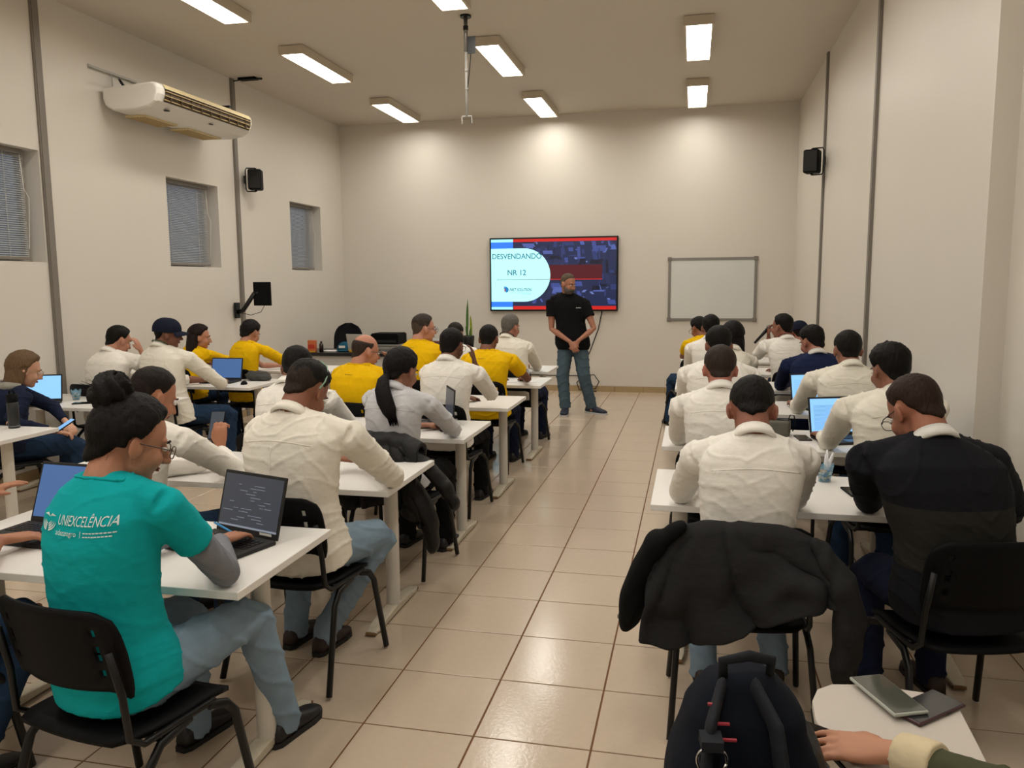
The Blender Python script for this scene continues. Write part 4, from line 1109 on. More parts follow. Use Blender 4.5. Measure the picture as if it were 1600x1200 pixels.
def mark(g):
    for k in range(4):
        r_ = .034-.007*k; 
        for s in (-1, 1):
            pts = []
            for i in range(9):
                a = -pi/2 + s*(.15+1.25*i/8); pts.append((u0-.045+r_*1.0*math.cos(a)+s*.001, v0+.008+r_*.8*math.sin(a)))
            for i in range(8):
                (a1, b1), (a2, b2) = pts[i], pts[i+1]; th = .0022
                g.add([cm(a1, b1-th), cm(a2, b2-th), cm(a2, b2+th), cm(a1, b1+th)], [(0,1,2,3)])
    for s in (-1, 1):
        g.add([cm(u0-.045, v0+.016), cm(u0-.045+s*.012, v0+.026), cm(u0-.045+s*.030, v0+.020), cm(u0-.045+s*.010, v0+.019)], [(0,1,2,3)])
WT = 'print_white'
print_on(I, [lambda g: add_text(g, 'UNIEXCELÊNCIA', u0, v0, .165, cm, .034)], WT, 'd8e8e8')
print_on(I, [lambda g: add_text(g, 'adecoagro', u0-.004, v0-.032, .074, cm, .020), lines], WT, 'd8e8e8', 'printed_small_text')
print_on(I, [mark], WT, 'd8e8e8', 'printed_emblem')
for key, tx in (('y4a', 'ExpoFast'), ('bald', 'ExpoFast'), ('y4b', 'ExpoFast'), ('L4', 'ExpoFast')):
    J = PP[key]; xo = (J['Nk']-J['O']).dot(J['side']); zz = J['Nk'].z-.055
    def scrib(g, xo=xo, zz=zz):
        for j in range(7):
            a = xo-.035+j*.010; h = .006 if j in (0, 3) else .004
            V = [cm(a, zz), cm(a+.006, zz+.001), cm(a+.007, zz+h), cm(a+.001, zz+h)]; g.add(V, [(0,1,2,3)])
    print_on(J, [scrib], 'print_brown', '5c4a10', 'printed_mark')
J = PP['fg']; E_, W_ = J['El'], J['Wl']
g = G(); g.tube([W_*.80+E_*.20, W_*.9+E_*.1, W_*1.0], [.050, .049, .045], 18)
obj('shirt_cuff', remesh(J['loc'](g), .006, 2), fabric('cuff_cream', 'd3c3a2'), J['root'])
# standing man's chest mark
J = PP['stand']; g = G()
for j in range(6):
    a = -.115 + j*.0105
    for q in ((a, 1.395), (a+.008, 1.395), (a+.008, 1.403+.004*(j % 2)), (a, 1.403)):
        o = J['side']*q[0] + Vector((0, 0, q[1])); h = J['bvh'].ray_cast(o + J['fwd']*1.0, -J['fwd'])
        g.v.append(tuple((h[0] if h[0] is not None else o + J['fwd']*.15) + J['fwd']*.002))
    n_ = len(g.v); g.f.append((n_-4, n_-3, n_-2, n_-1)); g.m.append(0)
obj('chest_mark', g, mat('print_white', 'd8e8e8'), J['shirt'])
# A: sunglasses strap/temple on the head, box pleat on the shirt
J = PP['A']; xo = (J['Nk']-J['O']).dot(J['side'])
J['seam']([(xo-.01, J['Nk'].z-.12-.02*i) for i in range(16)], .0035, J['TM'], 'box_pleat')
hp = J['hp']; g = G()
g.tube([hp((.02, -.02, .128)), hp((.055, -.01, .108)), hp((.079, -.012, .065)), hp((.090, -.02, .03)), hp((.089, -.03, -.01))], .0035, 6)
obj('raised_spectacles', J['loc'](g), mat('spectacle_green', '7fa08a', rough=.3), J['root'])
# dark jacket: lighter lower band
J = PP['R0b']; me = J['shirt'].data; GB = fabric('jacket_grey_band', '2b2a27'); me.materials.append(GB)
for p in me.polygons:
    c = p.center
    if .70 < c.z < .93 and c.y < -.02: p.material_index = 1

# ------------------------------------------------------------ chairs
CH = [('teal', 'black chair the teal shirted woman sits on'), ('A', 'black chair under the bowed man in cream'), ('B', 'black chair under the man holding up a phone'),
 ('L1', 'black chair under the woman in navy with grey hood'), ('L2', 'black chair under the cheek-resting man by the window wall'), ('cap', 'black chair under the man in the baseball cap'),
 ('L3', 'black chair under the very long haired woman in yellow'), ('L4', 'black chair under the writing woman in yellow'), ('A2', 'black chair of the mostly hidden man in white'),
 ('pony', 'black chair of the ponytail woman, quilted jacket hung on it'), ('bald', 'black chair under the balding man in yellow'), ('w3', 'black chair under the man resting head on hand'),
 ('y4a', 'black chair under the man in yellow with greying hair'), ('y4b', 'black chair under the aisle man in yellow'), ('w5a', 'black chair in the front row near the plant'),
 ('w5b', 'black chair under the grey haired man, front row'), ('R0a', 'black chair with a dark jacket draped on it, right block'), ('R0b', 'black chair under the man in the dark jacket'),
 ('R1a', 'black chair under the brown cropped haired man'), ('R1b', 'black chair under the man at the lined document laptop'), ('R2a', 'black chair of the hidden dark haired man, right block'),
 ('R2b', 'black chair under the cream shirted man by the bright laptop'), ('R3a', 'black chair of the bob haired woman, right block'), ('R3b', 'black chair under the man in navy sweater'),
 ('R4a', 'black chair in fifth row of the right block by the aisle'), ('mic', 'black chair under the man with microphone'), ('R5', 'black chair of the yellow shirted woman with glasses, last row'),
 ('R5b', 'black chair of the person in yellow beyond the microphone'), ('edge', 'black chair at the left picture edge'), ('fg', 'black chair with white writing pad, lower right corner')]
for k, lb in CH:
    J = PP[k]; y_ = math.atan2(-J['fwd'].x, J['fwd'].y)
    p = J['O'] + J['fwd']*.035
    chair(p.x, p.y, math.degrees(y_), lb)
# empty chair that carries the backpack
chair(1.84, -2.09, 0, 'empty black chair carrying the navy backpack, bottom of the picture')

# ------------------------------------------------------------ laptops
def laptop(label, x, y, yaw, scr, z=.745, w=.33, d=.225, tilt=18, lid=DARKP, scrw=None, deco=None):
    t = thing('laptop', label, 'laptop', (x, y, z), -math.radians(yaw), 'laptops open on the tables')
    g = G(); g.box(-w/2, w/2, -d, 0, .0, .016); base = obj('base', g, lid, t, bevel=.004)
    g = G(); 
    for r_ in range(5):
        for c_ in range(13):
            a = -w/2+.022+c_*(w-.044)/13; b_ = -.035-r_*.020; g.box(a, a+(w-.044)/13-.004, b_-.016, b_, .016, .0185)
    stuff(obj('keys', g, KEYS, base))
    g = G(); g.box(-.05, .05, -d+.012, -.145, .0160, .0170); obj('touchpad', g, mat('touchpad', '262628', rough=.35), base)
    R = Matrix.Rotation(-math.radians(tilt), 4, 'X')
    def up_(g): g.v = [tuple((R @ Vector(q)) + Vector((0, .004, .012))) for q in g.v]; return g
    g = G(); g.box(-w/2, w/2, 0, .008, 0, d+.004); ld = obj('lid', up_(g), lid, t, bevel=.003)
    g = G(); g.add([(-w/2+.010, -.0012, .022), (w/2-.010, -.0012, .022), (w/2-.010, -.0012, d-.008), (-w/2+.010, -.0012, d-.008)], [(0,1,2,3)])
    s_ = obj('screen', up_(g), scr, ld)
    if deco:
        g = G(); deco(g, w, d); stuff(obj('screen_content', up_(g), deco.m, s_))
    return t
def mk_deco(fn, m): fn.m = m; return fn
def d_dark(g, w, d):
    r = random.Random(3)
    for i in range(26):
        a = r.uniform(-w/2+.02, w/2-.09); b_ = .05+(i % 13)*.0115; L_ = r.uniform(.015, .06); g.add([(a, -.0016, b_), (a+L_, -.0016, b_), (a+L_, -.0016, b_+.0018), (a, -.0016, b_+.0018)], [(0,1,2,3)])
    g.add([(-w/2+.01, -.0016, .024), (w/2-.01, -.0016, .024), (w/2-.01, -.0016, .031), (-w/2+.01, -.0016, .031)], [(0,1,2,3)])
def d_lines(g, w, d):
    r = random.Random(5)
    for i in range(20):
        b_ = .04+i*.0078; L_ = r.uniform(.12, .26); g.add([(-w/2+.03, -.0016, b_), (-w/2+.03+L_, -.0016, b_), (-w/2+.03+L_, -.0016, b_+.0022), (-w/2+.03, -.0016, b_+.0022)], [(0,1,2,3)])
def d_grid(g, w, d):
    for i in range(14):
        for j in range(9):
            a = -w/2+.02+i*.0215; b_ = .035+j*.020; g.add([(a, -.0016, b_), (a+.012, -.0016, b_), (a+.012, -.0016, b_+.010), (a, -.0016, b_+.010)], [(0,1,2,3)])
SD = emat('screen_dark', '3a3d44', .75); SDT = emat('screen_dark_text', '7d838c', .8)
SBL = emat('screen_blue', '86bdf2', .95); SBT = emat('screen_blue_text', '4a78ae', .9); SNV = emat('screen_navy', '46699c', .7); SGR = emat('screen_grid', '98a4c8', .8); SBK = emat('screen_black', '15171e', .8)
lt = laptop('black laptop with dark screen in front of the teal shirted woman', .012, -.965, 17, SD, w=.335, d=.235, tilt=16, deco=mk_deco(d_dark, SDT))
g = G(); g.box(.085, .15, -.0006, .0, .0, .0); g = G()
g.add([(.085, -.005, .0285), (.148, -.005, .0285), (.148, -.0045, .0385), (.085, -.0045, .0385)], [(0,1,2,3)]); obj('asset_sticker', g, mat('sticker_white', 'e8e6e0'), lt)
laptop('black laptop with navy desktop at the left edge, beside the teal woman', -.79, -.985, 4, SNV, w=.36, d=.245, tilt=20)
laptop('laptop with pale blue screen before the woman in the navy jacket', -3.66, 1.98, -25, SBL, tilt=12)
laptop('black laptop with dim blue screen in front of the capped man', -2.98, 3.66, -4, SNV, w=.34, tilt=14)
laptop('black laptop seen edge on behind the ponytail woman on the aisle table', .03, 1.63, 62, SD, w=.30, d=.24, tilt=4)
laptop('laptop with lined blue document before the thick haired man in pale shirt', 2.58, 1.60, -20, SBL, tilt=12, deco=mk_deco(d_lines, SBT), w=.34, d=.24)
laptop('laptop with bright blue page before the man in cream shirt', 2.62, 2.95, -22, SBL, tilt=12, deco=mk_deco(d_lines, emat('screen_pale_text', '6ea6dc', .9)), w=.34, d=.24)
laptop('black laptop showing a grid of icons on the last right table', 1.83, 6.75, 0, SBK, w=.34, tilt=10, deco=mk_deco(d_grid, SGR))
laptop('closed-looking black laptop lid in front of the man in dark jacket', 2.72, .36, -8, SD, w=.34, d=.24, tilt=62)
laptop('silver laptop open on the black topped desk at the back', -2.92, 6.93, 192, SD, w=.36, d=.25, tilt=-2 if False else 12, lid=SILVER, z=.765)

# ------------------------------------------------------------ small objects on tables
def phone(label, x, y, z, yaw, tiltx=0, scr=None, L_=.16, w=.078, case=None, hd=None):
    t = thing('smartphone', label, 'phone', (x, y, z), -math.radians(yaw), 'smartphones')
    t.rotation_euler = (math.radians(tiltx), 0, -math.radians(yaw))
    g = G(); g.box(-w/2, w/2, -L_/2, L_/2, 0, .009); obj('phone_body', g, case or BPLAS, t, bevel=.004)
    g = G(); g.box(-w/2+.004, w/2-.004, -L_/2+.005, L_/2-.005, .009, .0096); obj('screen', g, scr or mat('glass_black', '0d0e10', rough=.08, spec=.7), t)
    g = G(); g.box(w/2, w/2+.001, .01, .03, .003, .006); obj('side_button', g, BMET, t)
    return t
PB = emat('phone_screen_blue', '7fb4e8', .8)
phone('black phone lying beside the candy cup on the near right table', 2.43, .20, .745, -8)
phone('brown black phone lying by the clear plastic cup', 2.37, 1.52, .745, -6, case=mat('phone_brown', '3a2c28', rough=.4))
phone('dark phone lying on the window wall table by its candy cup', -3.28, 2.02, .745, 62)
phone('phone with lit blue screen held in the lap of the woman in navy', -2.80, 1.27, .70, 30, 30, PB)
phone('dark phone held upright by the man beyond the hair bun', -.78, .10, .975, -10, 62, emat('phone_screen_dim', '27303a', .8))
phone('phone in clear silver case lying on top of the writing pad', 2.168, -1.665, .708, -22, 0, mat('phone_glass', '4a4d45', rough=.06, spec=.8), .185, .090, case=mat('clear_case', 'a5a9a0', rough=.2, spec=.7))
phone('dark phone in wine red case partly under the silver one', 2.250, -1.690, .698, 48, 0, mat('phone_glass2', '2c2c2e', rough=.1, spec=.7), .178, .086, case=mat('wine_case', '3c1d22', rough=.4))
phone('black phone under the fingers at the edge of the writing pad', 2.005, -1.885, .698, -60, 0, None, .15, .075)

def cup(label, x, y, m, filled, h=.085, r0=.028, r1=.040, wavy=False, group=None):
    t = thing('candy_cup' if filled else 'plastic_cup', label, 'cup', (x, y, .745), 0, group)
    g = G(); n = 28; V = []; 
    prof_ = [(0, r0*.2), (0, r0), (h, r1), (h+.001, r1+.002), (h, r1-.001), (.003, r0-.002), (.003, r0*.2)]
    for z, r in prof_:
        for k in range(n):
            a = 2*pi*k/n; zz = z + (.008*math.sin(a*6) if wavy and z >= h-.001 else 0); V.append((r*math.cos(a), r*math.sin(a), zz))
    F = [(j*n+k, j*n+(k+1) % n, (j+1)*n+(k+1) % n, (j+1)*n+k) for j in range(len(prof_)-1) for k in range(n)]
    g.add(V, F); obj('cup_wall', g, m, t, smooth=True)
    if filled:
        r = random.Random(4); gs = [G() for _ in range(4)]
        for k in range(60):
            a, q = r.uniform(0, 2*pi), math.sqrt(r.random()); zz = r.uniform(.008, h*.62); rr = (r0+(r1-r0)*zz/h-.011)*q
            gs[k % 4].ell((rr*math.cos(a), rr*math.sin(a), zz), (.009, .007, .006), Matrix.Rotation(r.uniform(0, 3), 3, 'Z'), 8, 6)
        for q, c in zip(gs, ('2f7a4a', 'd8a33c', '1f5f8a', 'd8d2c0')): stuff(obj('wrapped_candies', q, mat('candy_'+c, c, rough=.25), t, smooth=True))
    return t
cup('pale blue cup of wrapped candies on the near right table', 2.33, .40, BLUEC, True, wavy=True, group='cups of wrapped candies')
cup('cup of wrapped candies on the window wall table', -3.50, 2.20, BLUEC, True, wavy=True, group='cups of wrapped candies')
cup('empty clear plastic cup beside the grey pouch', 2.47, 1.76, CLEAR, False, group=None)
cup('empty clear plastic cup on the aisle table in front of the grey haired man', .02, 4.42, CLEAR, False, group=None)
# tissue poking out of candy cup
g = G()
for k in range(5): g.tube([(2.335, .40, .78), (2.34+.008*math.cos(k*2), .40+.008*math.sin(k*2), .835), (2.345+.022*math.cos(k*2), .41+.02*math.sin(k*2), .865+.008*k)], [.008, .011, .004], 6, flat=.4)
tag(obj('paper_tissue', g, mat('tissue_white', 'e6e8ec', rough=.9), smooth=True), 'crumpled white tissue standing in the pale blue candy cup', 'tissue')
# bottle
t = thing('sports_bottle', 'tall black insulated bottle on the table end at left edge', 'bottle', (-2.90, .93, .745))
g = G(); g.tube([(0, 0, 0), (0, 0, .006), (0, 0, .17), (0, 0, .185)], [.034, .037, .037, .030], 24); obj('bottle_body', g, mat('bottle_black', '1c1e1f', rough=.45), t, smooth=True)
g = G(); g.tube([(0, 0, .183), (0, 0, .19), (0, 0, .235), (0, 0, .24)], [.034, .036, .035, .028], 24); obj('lid', g, BPLAS, t, smooth=True)
g = G(); g.tube([(0, 0, .012), (0, 0, .020)], [.0375, .0375], 24); obj('base_band', g, mat('bottle_band', '6a6c6c'), t)
g = G(); g.tube([(-.02, 0, .238), (-.018, 0, .262), (.018, 0, .262), (.02, 0, .238)], .005, 8); obj('carry_loop', g, BPLAS, t, smooth=True)
# puck speaker
t = thing('puck_mouse', 'small black round puck on the aisle table by the ponytail woman', 'mouse', (.10, 1.36, .745))
g = G(); g.tube([(0, 0, 0), (0, 0, .008), (0, 0, .026), (0, 0, .032)], [.040, .045, .043, .034], 28); obj('puck_shell', g, BPLAS, t, smooth=True)
g = G(); g.tube([(0, 0, .032), (0, 0, .0335)], [.022, .022], 20); obj('top_disc', g, BMET, t)
# pouch
t = thing('grey_pouch', 'grey zipped pouch with a cord loop on the right block table', 'pouch', (2.20, 1.62, .745), -.2)
g = G(); g.box(-.105, .105, -.07, .07, 0, .095); me = remesh(g, .009, 6); o = obj('pouch_body', me, fabric('pouch', '5e5c54'), t)
g = G(); g.tube([(-.10, -.0, .095), (.0, -.0, .102), (.10, .0, .095)], .004, 6); obj('zip', g, BMET, t)
g = G(); g.tube([(.09, 0, .09), (.10, .02, .13), (.125, .01, .13), (.135, 0, .08), (.12, 0, .03)], .004, 6); obj('cord_loop', g, BPLAS, t, smooth=True)
# hat and mouse on the capped man's table
g = G(); g.ell((0, 0, .045), (.13, .10, .05)); g.ell((.09, -.03, .03), (.07, .06, .03)); g.ell((-.08, .02, .06), (.06, .05, .035)); g.v = [(a, b, max(0, c)) for a, b, c in g.v]
me = remesh(g, .009, 3); A = co_of(me); Nn = normals_of(me); set_co(me, A+Nn*(.006*np.sin(A[:, 0]*70+3*np.sin(A[:, 1]*50)))[:, None])
tag(obj('folded_cloth_bag', me, fabric('darkgrey', '4a4a48'), loc=(-2.68, 3.78, .745)), 'crumpled dark grey cloth bag beside the capped man\'s laptop', 'bag')
t = thing('computer_mouse', 'black mouse at the corner of the capped man\'s table', 'mouse', (-2.64, 3.44, .745), .3)
g = G(); g.ell((0, 0, 0), (.032, .055, .036)); g.v = [(a, b, max(0, c)) for a, b, c in g.v]; obj('mouse_shell', g, BPLAS, t, smooth=True)
g = G(); g.tube([(-.004, .03, .032), (.004, .03, .032)], .006, 10); obj('scroll_wheel', g, BMET, t)
def sheet(label, x, y, w, d, yaw, c='e4e2e0', n=1):
    g = G()
    for k in range(n): g.box(-w/2+k*.002, w/2+k*.002, -d/2, d/2, k*.0012, k*.0012+.001)
    o = obj('paper_sheet', g, mat('paper_'+c, c, rough=.8), loc=(x, y, .7455)); o.rotation_euler = (0, 0, yaw)
    return tag(o, label, 'paper', 'papers on tables')
sheet('white sheet on the aisle table right of the dark haired man in yellow', .03, 4.13, .30, .22, .1, n=3)
sheet('white notes under the hands of the woman writing in yellow', -2.80, 4.86, .21, .30, .2)
sheet('loose white sheet left of the writing woman', -3.1, 5.0, .21, .30, -.3)
t = thing('pen', 'blue pen in the fingers of the teal shirted woman', 'pen', (-.02, -1.05, .80), 1.15)
g = G(); g.tube([(0, -.06, 0), (0, .06, .02)], .004, 8); obj('barrel', g, mat('pen_blue', '2b8fd0', rough=.3), t, smooth=True)
g = G(); g.tube([(0, .06, .02), (0, .072, .022)], [.004, .001], 8); obj('tip', g, SILVER, t)
# white flask by long haired woman
t = thing('vacuum_flask', 'white vacuum flask with black button beside the long haired woman', 'flask', (-3.50, 4.86, .745))
g = G(); g.tube([(0, 0, 0), (0, 0, .20), (0, 0, .225)], [.055, .055, .045], 24); obj('flask_body', g, WPLAS, t, smooth=True)
g = G(); g.tube([(0, 0, .225), (0, 0, .29), (0, 0, .30)], [.05, .055, .04], 24); g.box(.03, .10, -.02, .02, .25, .28); hd_ = obj('flask_head', g, WPLAS, t, smooth=False)
g = G(); g.box(-.02, .02, -.058, -.05, .245, .28); obj('black_button', g, BPLAS, t)
g = G(); g.tube([(-.05, 0, .26), (-.09, 0, .25), (-.09, 0, .12), (-.055, 0, .1)], .01, 8); obj('handle', g, WPLAS, t, smooth=True)
# microphone in the hand
J = PP['mic']; Wv = J['Wl']
t = thing('handheld_microphone', 'black handheld microphone held up to the speaking man', 'microphone', tuple(Wv+Vector((-.045, -.02, .07))))
a_ = Vector((-.62, .1, -.75)).normalized()
g = G(); g.tube([a_*.15, a_*.05, -a_*.04], [.013, .015, .020], 14); obj('mic_body', g, BMET, t, smooth=True)
g = G(); g.ell(-a_*.065, (.026, .026, .028)); obj('mic_grille', g, mat('mic_mesh', '6c6a64', rough=.5, metal=.6), t, smooth=True)

# ------------------------------------------------------------ teacher's desk and things at the back
t = thing('teacher_desk', 'long desk with black top and white front at the back left', 'desk', (-2.95, 7.15, 0))
g = G(); g.box(-1.02, 1.02, -.38, .38, .72, .765); obj('desk_top', g, mat('desk_black', '17171a', rough=.35), t, bevel=.004)
g = G(); g.box(-.98, .98, -.33, -.305, .12, .72); obj('front_panel', g, mat('desk_front', 'c6c3bd', rough=.5), t)
for s in (-1, 1):
    g = G(); g.box(s*.98-.02, s*.98+.02, -.34, .34, 0, .72); obj('side_panel', g, mat('desk_front', 'c6c3bd'), t)
def box_thing(nm_, lb, cat_, x, y, z, w, d, h, m, extra=None):
    t = thing(nm_, lb, cat_, (x, y, z)); g = G(); g.box(-w/2, w/2, -d/2, d/2, 0, h); obj('shell', g, m, t, bevel=min(.008, h*.2))
    if extra: extra(t)
    return t
def snack(t):
    g = G(); g.box(-.05, .05, -.032, -.0305, .05, .11); obj('printed_front', g, mat('snack_red', 'b8341c', rough=.5), t)
    g = G(); g.box(-.055, .055, -.033, -.0305, .0, .02); obj('printed_band', g, mat('snack_yellow', 'd8a020'), t)
box_thing('snack_box', 'small orange and red snack box on the black desk', 'box', -3.62, 6.88, .765, .12, .06, .17, mat('snack_orange', 'c86a3c', rough=.5), snack)
t = thing('brown_bottle', 'small dark brown bottle beside the orange box', 'bottle', (-3.49, 6.90, .765))
g = G(); g.tube([(0, 0, 0), (0, 0, .11), (0, 0, .13)], [.030, .030, .014], 16); obj('bottle_body', g, mat('bottle_brown', '2c1a14', rough=.25), t, smooth=True)
g = G(); g.tube([(0, 0, .13), (0, 0, .155)], [.015, .014], 12); obj('cap', g, mat('cap_brown', '3a2018'), t, smooth=True)
def cap_thing(lb, x, y, c, yw):
    t = thing('visor_cap', lb, 'cap', (x, y, .765), yw, 'caps lying on the black desk')
    g = G(); g.ell((0, 0, .01), (.115, .12, .125), nu=24, nv=14); g.v = [(a, b, max(0, cc)) for a, b, cc in g.v]; obj('crown', g, fabric('c'+c, c), t, smooth=True)
    g = G(); g.ell((0, -.13, .012), (.085, .075, .008), nu=20, nv=6); obj('brim', g, fabric('c'+c, c), t, smooth=True)
    return t
t = cap_thing('teal blue cap with white badge on the black desk', -3.23, 7.12, '1f5066', .2)
g = G(); g.box(-.06, .03, -.118, -.112, .05, .085); obj('badge', g, WPLAS, t)
cap_thing('dark grey cap beside the teal blue cap', -2.98, 7.22, '3a3c3c', -.3)
g = G()
for k in range(5): g.tube([(.05*math.cos(a+k)*(1+.1*k)*1.6, .03*math.sin(a*1.0+k*.7), .008+.006*k) for a in [2*pi*i/16 for i in range(17)]], .005, 6)
tag(obj('coiled_cable', g, mat('cable_yellow', 'b58a1c', rough=.5), smooth=True, loc=(-2.98, 6.9, .765)), 'small coil of yellow cable on the black desk', 'cable')
box_thing('notebook', 'white notebook lying at the left of the black desk', 'notebook', -3.42, 7.05, .765, .22, .16, .012, mat('paper_e4e2e0', 'e4e2e0'), lambda t: obj('spine_strip', (lambda g: (g.box(-.112, -.10, -.08, .08, .0, .014), g)[1])(G()), DARKP, t))
# office chair
t = thing('office_chair', 'black office chair with rounded back behind the desk', 'chair', (-3.60, 7.86, 0), pi)
g = G()
for s in (0, 1): pass
V = []; n_ = 15; m_ = 11
for s in (0, 1):
    for j in range(m_):
        v = j/(m_-1); hw = .235*(math.sin(pi*(.32+.62*(1-v)))**.5 if v > .55 else 1-.12*(.55-v)); hw = .235*math.sqrt(max(0.02, 1-max(0, (v-.45)/.56)**2.6))
        for i in range(n_): u = -1+2*i/(n_-1); V.append((u*hw, .22+.05*v-.05*u*u+.04*s, .62+.50*v))
F = []
for j in range(m_-1):
    for i in range(n_-1):
        a = j*n_+i; F.append((a, a+1, a+n_+1, a+n_)); b_ = a+n_*m_; F.append((b_, b_+n_, b_+n_+1, b_+1))
per = [i for i in range(n_)] + [j*n_+n_-1 for j in range(1, m_)] + [(m_-1)*n_+i for i in range(n_-2, -1, -1)] + [j*n_ for j in range(m_-2, 0, -1)]
for k in range(len(per)): a, b_ = per[k], per[(k+1) % len(per)]; F.append((a, a+n_*m_, b_+n_*m_, b_))
g.add(V, F); g.v = [(x, -y, z) for x, y, z in g.v]; obj('backrest', g, fabric('office_black', '1d1d20'), t, smooth=True)
g = G(); g.box(-.24, .24, -.22, .24, .44, .52); obj('seat', g, fabric('office_black', '1d1d20'), t, bevel=.03)
g = G(); g.tube([(0, 0, .44), (0, 0, .10)], .028, 12); obj('gas_column', g, BMET, t)
for k in range(5):
    a = 2*pi*k/5; g = G(); g.tube([(0, 0, .11), (.28*math.cos(a), .28*math.sin(a), .07)], [.025, .018], 8); g.ell((.29*math.cos(a), .29*math.sin(a), .03), (.02, .02, .03), nu=10, nv=6); obj('base_arm', g, BMET, t)
g = G(); g.box(-.04, .04, -.27, -.24, .40, .75); g.box(-.04, .04, -.25, 0, .40, .43); obj('back_support', g, BMET, t)
# low cabinet and printer
t = thing('low_cabinet', 'low grey cabinet against the back wall under the printer', 'cabinet', (-2.75, 8.62, 0))
g = G(); g.box(-.80, .80, -.25, .25, .06, .74); obj('cabinet_body', g, mat('cabinet_grey', 'a5a29b', rough=.5), t)
g = G(); g.box(-.78, .78, -.22, .22, 0, .06); obj('plinth', g, DARKP, t)
g = G(); g.box(-.82, .82, -.27, .27, .74, .765); obj('cabinet_top', g, mat('cabinet_top', '9a978f', rough=.5), t)
for k in range(3):
    g = G(); g.box(-.79+k*.53, -.79+k*.53+.52, -.262, -.25, .08, .73); d_ = obj('door', g, mat('cabinet_grey', 'a5a29b'), t, bevel=.003)
    g = G(); g.box(-.79+k*.53+.46, -.79+k*.53+.475, -.28, -.262, .4, .52); obj('handle', g, ALU, d_)
def prn(t):
    g = G(); g.box(-.20, .20, -.215, -.20, .03, .07); obj('paper_slot', g, DARKP, t)
    g = G(); g.box(-.22, .22, -.19, .19, .16, .175); obj('lid', g, BPLAS, t, bevel=.004)
box_thing('printer', 'flat black printer on the low grey cabinet', 'printer', -3.12, 8.58, .765, .47, .40, .16, BPLAS, prn)
for k, (c, dx) in enumerate((('2f3f6a', 0), ('7a3a28', .0), ('c8c8c8', .01))):
    g = G(); g.box(-.11, .11, -.08, .08, 0, .026); o = obj('book', g, mat('book_'+c, c, rough=.6), bevel=.002, loc=(-2.28+dx, 8.55, .766+k*.0265))
    tag(o, ['navy blue book at the bottom of the small stack on the cabinet', 'brown book in the middle of the small cabinet stack', 'pale grey book topping the small cabinet stack'][k], 'book', 'books stacked on the cabinet')
# snake plant
t = thing('snake_plant', 'snake plant with two tall leaves in a black pot below the screen', 'plant', (-1.74, 8.45, 0))
g = G(); g.box(-.16, .16, -.16, .16, 0, .70); obj('plinth', g, mat('plinth_dark', '2a2a2a', rough=.6), t)
g = G(); g.tube([(0, 0, .70), (0, 0, .90), (0, 0, .91)], [.075, .095, .09], 20); obj('pot', g, mat('pot_black', '141414', rough=.4), t, smooth=True)
g = G(); g.tube([(0, 0, .905), (0, 0, .912)], [.085, .085], 16); obj('soil', g, mat('soil', '2a1d12', rough=1), t)
LF = mat('leaf_green', '3f6a24', rough=.5, var=.5, vscale=25); LY = mat('leaf_yellow', '8f9a2a', rough=.5, var=.3, vscale=20)
for (x, y, h, w_, lean, m_) in ((-.02, 0, .58, .024, .015, LF), (.04, .02, .34, .022, -.01, LY), (-.03, .02, .16, .018, -.02, LF), (.03, -.03, .14, .018, .02, LF)):
    g = G(); g.loft([(Vector((x+lean*q*q, y, .90+h*q)), Vector((1, 0, 0)), Vector((0, 1, 0)), max(.001, w_*(.6+.9*q-1.5*q**3 if q < 1 else .02)), .006) for q in [i/10 for i in range(11)]], 10)
    obj('leaf', g, m_, t, smooth=True)
for k, (x, c) in enumerate(((-1.46, '1f2024'), (-1.52, '8a2a22'))):
    pass

# ------------------------------------------------------------ jackets over chair backs
def drape(name, label, origin, yaw, W_, top_z, front, bottom, m, side_droop, seed=1, quilt=False, thickness=.014, puff=.0):
    """cloth folded over the top of a backrest. bottom(u) gives the hem height behind, u in -1..1"""
    t = thing(name, label, 'jacket', origin, -math.radians(yaw))
    nu, nv = 60, 56; V = []; r = random.Random(seed)
    for j in range(nv+1):
        v = j/nv
        for i in range(nu+1):
            u = -1+2*i/nu
            tz = top_z - side_droop*abs(u)**3.2
            zb = bottom(u)
            if v < .22:
                q = v/.22; z = (tz-front) + front*q; y = .045 
            elif v < .34:
                q = (v-.22)/.12; a = pi*q; z = tz + .020*math.sin(a); y = .045*math.cos(a)*.5+.0225-.0225*q*1
                y = .045 - .09*q
            else:
                q = (v-.34)/.66; z = tz + (zb-tz)*q; y = -.045 - .05*q - .02*math.sin(q*3)
            flare = 1+.16*max(0, v-.3)*1.2
            x = u*W_/2*flare
            f1 = math.sin(u*7+seed+2.2*math.sin(v*4+u*2)+noise.noise(Vector((u*2, v*2, seed)))*3)
            f2 = math.sin((u*3.2+v*7)+seed*2+2*noise.noise(Vector((u*3, v*3, seed+4))))
            amp = .008+.052*max(0, v-.25)
            y -= (abs(f1)**.7*amp*1.1 + f2*amp*.5)
            z += .008*noise.noise(Vector((u*5, v*5, seed)))
            if quilt:
                y -= .012*abs(math.sin(v*22+.6*math.sin(u*5)))
            V.append((x, y, z))
    F = [(j*(nu+1)+i, j*(nu+1)+i+1, (j+1)*(nu+1)+i+1, (j+1)*(nu+1)+i) for j in range(nv) for i in range(nu)]
    g = G(); g.add(V, F); o = obj('jacket_body', g, m, t, smooth=True)
    sd = o.modifiers.new('s', 'SOLIDIFY'); sd.thickness = thickness; sd.offset = 0
    return t
BJ = fabric('jacket_charcoal', '262627', amp=.8); BQ = mat('quilt_black', '121213', rough=.6, bump=.6, bscale=25, var=.1, spec=.3)
def hemA(u): return .53 + .07*math.sin(u*2.2+.4) - .05*(1-u*u) + .06*max(0, u)
